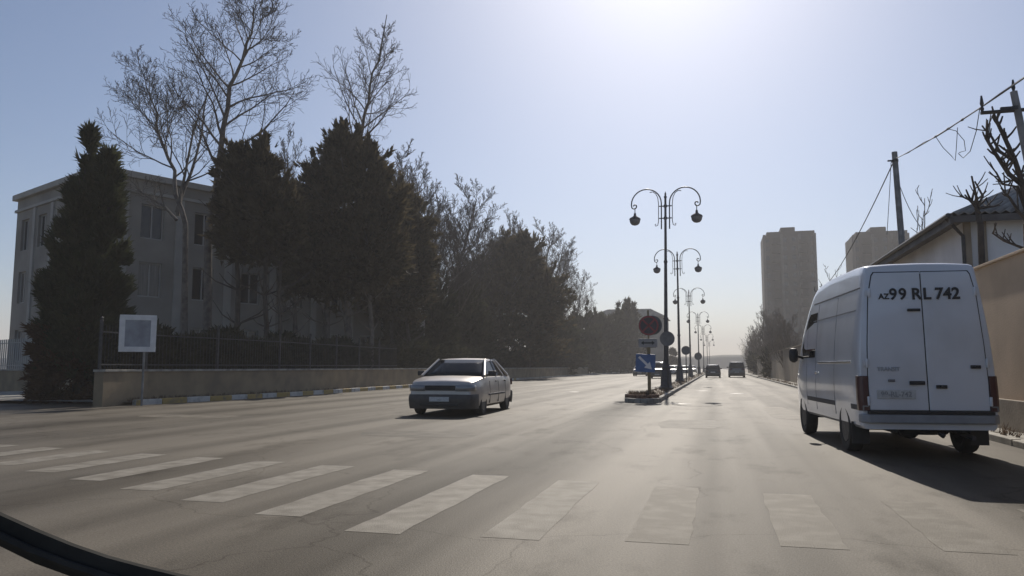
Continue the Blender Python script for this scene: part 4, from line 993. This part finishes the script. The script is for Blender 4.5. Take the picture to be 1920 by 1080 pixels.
# ------------------------------------------------------------------ buildings
def facade(mb, o, d, n_in, width, z0, z1, wins, depth=.22):
    """wall face from o along d, openings cut at wins [(x0,x1,za,zb)], reveals pushed along n_in"""
    o, d, n_in = Vector(o), Vector(d).normalized(), Vector(n_in).normalized()
    xs = sorted({0, width} | {w[0] for w in wins} | {w[1] for w in wins}); zs = sorted({z0, z1} | {w[2] for w in wins} | {w[3] for w in wins})
    P = lambda x, z, i=0: o + d * x + Vector((0, 0, z)) + n_in * i
    for xa, xb in zip(xs[:-1], xs[1:]):
        for za, zb_ in zip(zs[:-1], zs[1:]):
            if any(w[0] - 1e-6 <= xa and xb <= w[1] + 1e-6 and w[2] - 1e-6 <= za and zb_ <= w[3] + 1e-6 for w in wins): continue
            mb.quad(P(xa, za), P(xb, za), P(xb, zb_), P(xa, zb_))
    for (xa, xb, za, zb_) in wins:
        a, b, c, e = (xa, za), (xb, za), (xb, zb_), (xa, zb_)
        for s, f in ((a, b), (b, c), (c, e), (e, a)): mb.quad(P(*s), P(*f), P(*f, depth), P(*s, depth))
def windows(parent, o, d, n_in, wins, depth=.2, frame=True, fw=.07):
    o, d, n_in = Vector(o), Vector(d).normalized(), Vector(n_in).normalized()
    for (xa, xb, za, zb_) in wins:
        P = lambda x, z, i: o + d * x + Vector((0, 0, z)) + n_in * i
        w_ = MB(); bars = [(xa, xb, za, za + fw), (xa, xb, zb_ - fw, zb_), (xa, xa + fw, za + fw, zb_ - fw), (xb - fw, xb, za + fw, zb_ - fw), ((xa + xb - fw) / 2, (xa + xb + fw) / 2, za + fw, zb_ - fw)]
        for (p, q, r_, s) in bars: w_.prism([P(p, r_, depth - .06), P(q, r_, depth - .06), P(q, s, depth - .06), P(p, s, depth - .06)], n_in * .05)
        fo = w_.build('window', M['win_frame'], parent)
        g_ = MB(); g_.prism([P(xa, za, depth), P(xb, za, depth), P(xb, zb_, depth), P(xa, zb_, depth)], n_in * .03); g_.build('pane', M['win_curtain' if (int(xa * 7 + za * 13) % 5) < 2 else 'win'], fo)
# three-storey block on the left
A_ = R(24); e1 = Vector((math.sin(A_), math.cos(A_), 0)); e2 = Vector((-math.cos(A_), math.sin(A_), 0))      # along the road, along the side street
cr_ = ray(170, 688); C0 = Vector((cr_.x, cr_.y, 0)) * 39.7; C0.z = 0
t = thing('apartment_block', 'pale three-storey block with a flat roof behind the cypress', 'building', C0)
BH = 11.4; W1, W2 = 24.0, 11.5
w2s = [(x, x + 1.15, z, z + 1.9) for z in (1.5, 5.0, 8.2) for x in (1.7, 4.3, 6.9, 9.5)]
w1s = [(x, x + 1.3, z, z + 1.9) for z in (1.5, 5.0, 8.2) for x in [2.2 + 3.1 * k for k in range(7)]]
b = MB(); facade(b, (0, 0, 0), e2, e1, W2, -.1, BH, w2s); facade(b, (0, 0, 0), e1, e2, W1, -.1, BH, w1s)
q1, q2, q3 = e1 * W1, e2 * W2, e1 * W1 + e2 * W2
b.quad(q1 + Vector((0, 0, -.1)), q3 + Vector((0, 0, -.1)), q3 + Vector((0, 0, BH)), q1 + Vector((0, 0, BH))); b.quad(q2 + Vector((0, 0, -.1)), q3 + Vector((0, 0, -.1)), q3 + Vector((0, 0, BH)), q2 + Vector((0, 0, BH)))
b.quad((0, 0, BH - .3), q1 + Vector((0, 0, BH - .3)), q3 + Vector((0, 0, BH - .3)), q2 + Vector((0, 0, BH - .3)))
b.build('wall', M['bld'], t)
windows(t, (0, 0, 0), e2, e1, w2s); windows(t, (0, 0, 0), e1, e2, w1s)
c = MB(); o = -(e1 + e2) * .25
c.prism([o + Vector((0, 0, BH)), e1 * (W1 + .25) - e2 * .25 + Vector((0, 0, BH)), q3 + (e1 + e2) * .25 + Vector((0, 0, BH)), e2 * (W2 + .25) - e1 * .25 + Vector((0, 0, BH))], (0, 0, .35)); c.build('cornice', M['bld_trim'], t, bevel=.03)
c = MB(); o2 = -(e1 + e2) * .12
c.prism([o2 + Vector((0, 0, BH - .75)), e1 * (W1 + .1) - e2 * .12 + Vector((0, 0, BH - .75)), e1 * (W1 + .1) + Vector((0, 0, BH - .75)), Vector((0, 0, BH - .75)), e2 * (W2 + .1) + Vector((0, 0, BH - .75)), e2 * (W2 + .1) - e1 * .12 + Vector((0, 0, BH - .75))], (0, 0, .16)); c.build('string_course', M['bld_trim'], t)
pl = MB()
for k in range(4): pl.prism([e2 * (.6 + 2.6 * k) - e1 * .09 + Vector((0, 0, 0)), e2 * (.95 + 2.6 * k) - e1 * .09, e2 * (.95 + 2.6 * k) + e1 * .02, e2 * (.6 + 2.6 * k) + e1 * .02], (0, 0, BH - .78))
for k in range(8): pl.prism([e1 * (1.05 + 3.1 * k) - e2 * .09, e1 * (1.5 + 3.1 * k) - e2 * .09, e1 * (1.5 + 3.1 * k) + e2 * .02, e1 * (1.05 + 3.1 * k) + e2 * .02], (0, 0, BH - .78))
pl.build('pilasters', M['bld_trim'], t)
# small light box hut seen through the stems
# far low building with a pale roof edge
t = thing('low_building', 'long low grey building with a pale roof edge in the left distance', 'building', (-16.5, 192, 0))
b = MB(); b.box6(-14, 4, 0, 22, -.1, 13.6); b.build('wall', M['bld'], t)
rf = MB(); rf.prism([(-14.6, -.6, 13.6), (4.6, -.6, 13.6), (1.0, -.6, 15.4), (-9.5, -.6, 15.4)], (0, 23, 0)); rf.build('roof', M['roof_grey'], t)
for x in (-12.5, -9, -5.5, -2, 1.5):
  for z in (6.5, 10.4):
    w_ = MB(); w_.box((x, -.03, z), (1.5, .08, 1.7)); fo = w_.build('window', M['win_frame'], t); g_ = MB(); g_.box((x, -.075, z), (1.3, .02, 1.5)); g_.build('pane', M['win'], fo)
# towers
def tower(label, u0, u1, vtop_, y, floors, seed):
    pa, pb = AY(u0, 688, y), AY(u1, 688, y); w_ = pb.x - pa.x; H = AY((u0 + u1) / 2, vtop_, y).z; D_ = w_ * .8
    t = thing('tower_block', label, 'tower block', ((pa.x + pb.x) / 2, y, 0)); b = MB(); x0, x1 = -w_ / 2, w_ / 2
    cols = 6; cw = w_ / cols; fh = H / floors; wins = []
    for c_ in (0, 2, 3, 5):
        for f_ in range(1, floors): wins.append((c_ * cw + cw * .28, c_ * cw + cw * .72, f_ * fh + fh * .3, f_ * fh + fh * .8))
    facade(b, (x0, 0, 0), (1, 0, 0), (0, 1, 0), w_, -.1, H, wins, .4)
    b.quad((x0, 0, -.1), (x0, D_, -.1), (x0, D_, H), (x0, 0, H)); b.quad((x1, 0, -.1), (x1, D_, -.1), (x1, D_, H), (x1, 0, H)); b.quad((x0, D_, -.1), (x1, D_, -.1), (x1, D_, H), (x0, D_, H)); b.quad((x0, 0, H), (x1, 0, H), (x1, D_, H), (x0, D_, H))
    b.build('wall', M['tower'], t)
    wm = []
    for (xa, xb, za, zb_) in wins:
        g_ = MB(); g_.box6(x0 + xa, x0 + xb, .34, .42, za, zb_); g_.build('window', M['win'], t)
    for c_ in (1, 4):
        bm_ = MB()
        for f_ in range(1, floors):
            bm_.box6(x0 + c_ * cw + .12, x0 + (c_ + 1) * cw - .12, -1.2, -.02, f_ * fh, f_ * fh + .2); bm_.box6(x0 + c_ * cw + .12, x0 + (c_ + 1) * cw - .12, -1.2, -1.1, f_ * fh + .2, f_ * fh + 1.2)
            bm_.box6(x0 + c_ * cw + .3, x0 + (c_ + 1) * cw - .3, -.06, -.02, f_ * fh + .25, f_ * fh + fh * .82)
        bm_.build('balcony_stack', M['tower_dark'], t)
    for xs_ in (x0 + .05, x0 + w_ * .333, x0 + w_ * .667, x1 - .75):
        p = MB(); p.box6(xs_, xs_ + .7, -.35, -.01, 0, H + .4); p.build('pier', M['tower_pier'], t)
    r_ = MB(); r_.box6(x0 + w_ * .08, x1 - .3, .6, D_ - .3, H, H + 1.3); r_.box6(x0 + w_ * .35, x0 + w_ * .62, 1.2, D_ - 1, H + 1.3, H + 2.6); r_.build('roof_parapet', M['tower'], t)
    return t
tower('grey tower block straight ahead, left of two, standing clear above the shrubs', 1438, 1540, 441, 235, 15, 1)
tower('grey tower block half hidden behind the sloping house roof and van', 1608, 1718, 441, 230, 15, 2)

# house behind the tan wall
HY = AX(1826, 688, 6.0).y
t = thing('house', 'pale house with dark overhanging hip roof behind the tan wall', 'house', (6.0, HY, 0))
EH = AX(1815, 382, 5.6).z
b = MB(); hw = [(3.0, 4.2, 1.4, 2.9), (6.2, 7.4, 1.4, 2.9)]
facade(b, (0, 0, 0), (1, 0, 0), (0, 1, 0), 9.5, -.1, EH, hw); sw_ = [(2.0, 2.9, 2.2, 3.5), (5.6, 6.5, 2.2, 3.5)]
facade(b, (0, 0, 0), (0, 1, 0), (1, 0, 0), 9.0, -.1, EH, sw_); b.quad((9.5, 0, -.1), (9.5, 9, -.1), (9.5, 9, EH), (9.5, 0, EH)); b.quad((0, 9, -.1), (9.5, 9, -.1), (9.5, 9, EH), (0, 9, EH)); b.build('wall', M['house'], t)
windows(t, (0, 0, 0), (1, 0, 0), (0, 1, 0), hw); windows(t, (0, 0, 0), (0, 1, 0), (1, 0, 0), sw_)
c = MB()
for x_ in (-.06, .28): c.box((x_ + .07, -.06, EH / 2), (.14, .12, EH - .02))
c.build('corner_pilaster', M['plinth'], t)
rf = MB(); ov = .42; rz_ = EH + 1.75
def corr(p00, p10, p11, p01, n, amp=.045):
    """corrugated sheet between four corners"""
    p00, p10, p11, p01 = map(Vector, (p00, p10, p11, p01)); nn = (p10 - p00).cross(p01 - p00).normalized(); nn = nn if nn.z > 0 else -nn; rows = []
    for i in range(n * 4 + 1):
        s = i / (n * 4); a, b = p00.lerp(p10, s), p01.lerp(p11, s); o = nn * amp * math.sin(i * math.pi / 2); rows.append([a + o, b + o])
    rf2.loft(rows)
rf2 = MB(); corr((-ov, -ov, EH), (9.9, -ov, EH), (6.5, 3.6, rz_), (3.2, 3.6, rz_), 46); ro = rf2.build('roof', M['roof_grey'], t, smooth=80); ro.modifiers.new('s', 'SOLIDIFY').thickness = .02
rf.add([(-ov, -ov, EH), (3.2, 3.6, rz_), (3.2, 6.0, rz_), (-ov, 9.4, EH), (9.9, -ov, EH), (6.5, 3.6, rz_), (6.5, 6, rz_), (9.9, 9.4, EH)], [(0, 1, 2, 3), (4, 5, 6, 7), (2, 6, 7, 3), (1, 5, 6, 2)]); rf.build('roof_slope', M['roof_dark'], t)
fs = MB(); fs.box6(-ov - .02, -ov + .04, -ov, 9.4, EH - .24, EH + .03); fs.box6(-ov + .04, 9.9, -ov - .02, -ov + .04, EH - .2, EH - .04); fs.box6(-ov + .04, -.03, -ov + .04, 9.4, EH - .12, EH - .08); fs.box6(-.03, 9.9, -ov + .04, -.03, EH - .12, EH - .08); fs.build('fascia', M['roof_dark'], t)
gt_ = MB(); gt_.tube([(-ov - .06, -ov, EH - .02), (-ov - .06, 9.4, EH - .02)], .06, 8); gt_.tube([(-ov - .06, -.2, EH - .05), (-.1, -.12, EH - .5), (-.1, -.12, .2)], .045, 8); gt_.build('gutter', M['iron'], t)

# tan boundary wall on the right
WT = AX(1880, 487, 5.05).z
wall_run('boundary_wall', 'tall tan rendered wall on the right behind the white van', [(5.05, -4), (5.05, 16.5), (5.05, 38)][::-1], WT, .28, M['tan_wall'], .05, capm=M['tan_wall'], plinth=(-.06, .34, .62, M['plinth']))
wall_run('boundary_wall', 'lower brown wall behind the bare shrubs beyond the white van', [(5.6, 150), (5.3, 38.1)], 2.6, .28, M['brown_wall'], .06)

# ------------------------------------------------------------------ poles and cables
def upole(label, x, y, H, r0, lean=(0, 0), arm=None, name='utility_pole'):
    t = thing(name, label, 'utility pole', (x, y, 0), 0, 'utility poles on the right')
    p = MB(); p.tube([(0, 0, 0), (lean[0] * .5, lean[1] * .5, H * .5), (lean[0], lean[1], H)], [r0, r0 * .85, r0 * .7], 10); p.build('pole', M['pole'], t, smooth=40)
    c = MB(); c.lathe([(r0 * .9, H - .35), (r0 * .9, H - .28)], (lean[0], lean[1], 0), 10); c.box((lean[0] - .13, lean[1], H - .3), (.2, .05, .05)); c.build('clamp', M['iron'], t)
    if arm:
        a = MB(); a.tube([(lean[0] - arm, lean[1], H - .35), (lean[0] + arm, lean[1], H - .35)], .035, 6)
        for s in (-1, 0, 1): a.lathe([(.02, 0), (.035, .05), (.02, .1), (.035, .15), (.015, .3)], (lean[0] + s * arm * .95, lean[1], H - .33 + (.25 if s == 0 else 0)), 8)
        a.build('cross_arm', M['iron'], t)
    return t
pA = AY(1677, 285, 28.6); pAb = AY(1694, 520, 28.6)
upole('plain grey utility pole rising behind the house roof', pAb.x + .15, 28.6, pA.z, .13, (pA.x - pAb.x - .15, 0))
pB = AY(1897, 172, 15.4)
upole('utility pole with a cross-arm at the right edge behind the lopped tree', pB.x + .75, 15.4, pB.z, .085, (-.72, 0), .55)
pC = AY(1540, 537, 62)
upole('short far utility pole seen over the van bonnet', pC.x, 62, pC.z, .14, (0, 0), .5)
def sag(a, b, s, n=18): a, b = Vector(a), Vector(b); return [a.lerp(b, i / n) - Vector((0, 0, 4 * s * (i / n) * (1 - i / n))) for i in range(n + 1)]
topA = Vector((pA.x, 28.6, pA.z - .25))
nearE = AY(1925, 112, 13.0); far_dir = (nearE - topA); end = topA + far_dir * 1.8
c = MB(); p1 = sag(topA, end, .25); c.tube(p1, .014, 6)
p2 = [p + Vector((.03 * math.sin(i * 1.3), .03 * math.cos(i * 1.7), .02 * math.sin(i * 2.1))) for i, p in enumerate(p1)]; c.tube(p2, .010, 5)
def drop(f, pts, r_=.008):
    i = int(f * 18); b0 = p1[i]; c.tube([b0 + Vector(q) for q in pts], r_, 5)
f1, f2 = .36, .42
drop(.30, [(0, 0, 0), (.1, -.2, -.35), (.22, -.4, -.62), (.28, -.45, -.75), (.30, -.5, -.5), (.33, -.6, .02)])
drop(.38, [(0, 0, 0), (.12, -.15, -.1), (.26, -.2, -.35), (.26, -.25, -.6), (.14, -.2, -.62)])
drop(.45, [(0, 0, 0), (-.04, .15, -.4), (-.12, .3, -.75), (-.22, .4, -.85), (-.3, .4, -.75)])
for f_ in (.3, .36, .4): i = int(f_ * 18); c.lathe([(.02, -.06), (.03, 0), (.02, .06)], p1[i], 8, 'y')
tag(c.build('overhead_cable', M['cable'], smooth=60), 'thick overhead cable with loose loops running up to the right', 'cable')
c = MB(); c.tube(sag(topA, Vector((pC.x, 62, pC.z - .3)), .5), .02, 5); tag(c.build('overhead_cable', M['cable'], smooth=60), 'thin overhead cable dropping left from the pole toward the tower', 'cable')
c = MB(); c.tube(sag(topA + Vector((.1, 0, -.9)), AY(1726, 425, 26.5), .15), .012, 4); tag(c.build('overhead_cable', M['cable']), 'short service cable from the pole down to the house roof', 'cable')
c = MB(); c.tube(sag(topA + Vector((-.12, 0, -.1)), AY(1663, 440, 28), .05), .01, 4); tag(c.build('overhead_cable', M['cable']), 'loose wire hanging straight down left of the grey pole', 'cable')

# ------------------------------------------------------------------ lopped trees on the right
def lopped(label, y, limbs, seed, base_px, rbase=.16):
    rg = random.Random(seed); b0 = AY(*base_px, y); t = thing('lopped_tree', label, 'tree', (b0.x, y, 0)); o = Vector((b0.x, y, 0)); tm = MB(); tw = MB()
    first = [AY(*p, y) - o for p in limbs[0][0]]
    tm.tube([Vector((0, 0, 0)), first[0] * .5 + Vector((.03, 0, 0)), first[0]], [rbase * 1.2, rbase, rbase * .85], 9)
    for pxs, r0, stubs in limbs:
        dy = rg.uniform(-.4, .4); pts = [AY(*p, y) - o for p in pxs]; n = len(pts)
        pts = [p + Vector((0, dy * i / max(1, n - 1), 0)) for i, p in enumerate(pts)]
        r0 *= .68; tm.tube(pts, [r0 * (1 - .5 * i / (n - 1)) for i in range(n)], 8)
        for k in range(stubs):
            f = rg.uniform(.25, 1.0) * (n - 1); i0 = min(int(f), n - 2); q = pts[i0].lerp(pts[i0 + 1], f - i0); d = (pts[i0 + 1] - pts[i0]).normalized()
            sd_ = Vector((rg.uniform(-1, 1), rg.uniform(-.8, .8), rg.uniform(-.2, 1))).normalized(); dd = (d * .7 + sd_ * .9).normalized(); l_ = rg.uniform(.16, .42)
            tw.tube([q, q + dd * l_ * .6, q + dd * l_ + Vector((0, 0, .03))], [r0 * .42, r0 * .34, r0 * .26], 6)
    tm.build('trunk', M['bark_dark'], t, smooth=50); tw.build('crown', M['bark_dark'], t, smooth=50)
    return t
lopped('lopped dark tree with stubby branches at the right edge', 16.4, [
    ([(1932, 420), (1915, 345), (1898, 300), (1876, 258), (1856, 222)], .09, 16), ([(1915, 345), (1890, 328), (1862, 290), (1842, 262)], .075, 16), ([(1898, 300), (1878, 280), (1868, 250), (1860, 232)], .05, 8),
    ([(1932, 420), (1908, 350), (1880, 345), (1868, 322)], .05, 8), ([(1940, 300), (1918, 330), (1896, 340)], .05, 6), ([(1932, 420), (1910, 400), (1890, 372), (1880, 365)], .055, 6),
    ([(1932, 470), (1908, 462), (1880, 452), (1858, 438)], .045, 9)], 4, (1945, 690), .15)
lopped('small lopped tree top sticking up at the house corner', 19.2, [
    ([(1838, 420), (1834, 385), (1824, 370)], .10, 8), ([(1834, 385), (1845, 366), (1832, 337)], .05, 3), ([(1834, 385), (1822, 350), (1814, 336)], .05, 3), ([(1838, 400), (1818, 376), (1798, 368)], .045, 6), ([(1836, 390), (1858, 385), (1872, 382)], .06, 6)], 6, (1842, 690), .075)

# ------------------------------------------------------------------ bare shrubs and trees along the right
SG = 'bare shrubs along the right side of the road'
Bs = Bare(61, kids=(13, 7, 5, 2), start=.06, ang=(.6, .6, .65), ratio=(.7, .5, .5), rmin=.013, up=.5); Bs.grow(Vector((0, 0, 0)), Vector((.03, 0, 1)), 4.2, .09)
for k in range(5): Bs.grow(Vector((.1 * k - .2, .1, 0)), Vector((.5 * math.cos(k * 1.3), .5 * math.sin(k * 1.3), 1)), 3.6, .05, 1)
sh = Bs.finish('bare_shrub', '', (0, 0, 0), SG, twigm='twig_hazed', cat='shrub')
rng = random.Random(17)
shl = [('bare shrub nearest the white van on its left', 1512, 600, 36), ('bare shrub second from the white van', 1492, 612, 42), ('bare shrub under the right edge of the tower', 1472, 596, 50), ('bare shrub under the middle of the tower', 1452, 606, 58),
       ('bare shrub under the left edge of the tower', 1434, 600, 70), ('bare shrub just left of the tower', 1420, 612, 84), ('tall bare shrub left of the tower with a spiky top', 1408, 592, 96), ('bare shrub fifth from the left end of the row', 1400, 620, 112), ('bare shrub near the left end of the row', 1392, 634, 130), ('last bare shrub at the left end of the row', 1384, 645, 155)]
for k, (lab, u, vt, y) in enumerate(shl):
    q = AY(u, vt, y); sc = q.z / 4.9; o = sh if k == 0 else dup(sh, (0, 0, 0)); o.location = (max(q.x, 7.4 if y < 65 else 5.9), y, 0); o.rotation_euler = (0, 0, rng.uniform(0, 6)); o.scale = (sc * .95, sc * .95, sc); o['label'] = lab
RG = 'dark undergrowth below the bare shrubs'
for k, (u, vt, y, ru, lab) in enumerate([(1412, 652, 88, 24, 'dark bush farther on, left of the tower'), (1392, 662, 120, 20, 'farthest dark bush at the right road edge')]):
    rn = NR(90 + k); P_ = con_at(u, y); zt_ = zpx(vt, y, u); s = y / 1450
    conifer('bush', lab, (max(P_[0], 6.6), y, 0), [lobe((0, 0, zt_ * .5), (ru * s, ru * s, zt_ * .5), 2600, .28 + .003 * y, rn), lobe((-.3, -ru * s, zt_ * .4), (ru * s * .8, ru * s, zt_ * .4), 1600, .28 + .003 * y, rn)], [((0, 0, 0), (0, 0, zt_ * .6), .07, .03)], 'leaf_hedge', RG, 'bush')
Bs = Bare(66, kids=(7, 4, 0), start=.2, ang=(.6, .7), ratio=(.4, .4), rmin=.02, up=.4); Bs.grow(Vector((0, 0, 0)), Vector((.04, 0, 1)), 9.5, .1)
q = AY(1546, 506, 58); o = Bs.finish('bare_tree', 'thin crooked bare tree beside the far utility pole', (q.x, 58, 0)); o.scale = (q.z / 9.8,) * 3
Bs = Bare(67, kids=(7, 3, 0), start=.5, ang=(.5, .7), ratio=(.3, .4), rmin=.014, up=.5); Bs.grow(Vector((0, 0, 0)), Vector((.02, 0, 1)), 7.2, .07)
q = AY(1716, 366, 27.5); o = Bs.finish('bare_tree', 'sparse bare sapling poking up behind the house roof right of the pole', (q.x, 27.5, 0)); o.scale = (1, 1, q.z / 7.3)

# ------------------------------------------------------------------ wiper of the camera car
t = thing('windscreen_wiper', 'black windscreen wiper blade of the camera car at the lower left', 'wiper', EYE + ray(0, 1000) * .62)
up_ = [(-60, 934), (0, 965), (67, 995), (133, 1022), (200, 1045), (267, 1063), (333, 1079), (420, 1096)]; lo_ = [(-60, 990), (0, 1023), (67, 1056), (133, 1080), (200, 1101), (267, 1117), (333, 1130), (420, 1142)]
ori = EYE + ray(0, 1000) * .62; b = MB(); rows = []
for (a, b_) in zip(up_, lo_):
    p, q = EYE + ray(*a) * .62 - ori, EYE + ray(*b_) * .62 - ori; m_ = (p + q) / 2; dpt = _f * .004
    rows.append([p - dpt * .2, m_ - dpt, q - dpt * .2, q + dpt, m_ + dpt * 1.6, p + dpt])
b.loft(rows, closed=True, cap=True); b.build('blade', M['wiper'], t, smooth=50)
b = MB(); b.tube([r_[1] - _f * .004 for r_ in rows], .0035, 6); b.build('spine', M['wiper'], t)

# ------------------------------------------------------------------ air
hz = MB(); hz.box6(-1300, 1300, -300, 1900, -1.2, 62)
hm = bpy.data.materials.new('haze_air'); hm.use_nodes = True; hn = hm.node_tree.nodes; hn.remove(hn['Principled BSDF'])
pv_ = hn.new('ShaderNodeVolumePrincipled'); pv_.inputs['Color'].default_value = (1, .97, .95, 1); pv_.inputs['Density'].default_value = .001; pv_.inputs['Anisotropy'].default_value = .15
hm.node_tree.links.new(pv_.outputs[0], hn['Material Output'].inputs['Volume'])
tag(hz.build('haze', hm), 'thin pale haze filling the air over the road', 'haze', kind='stuff')
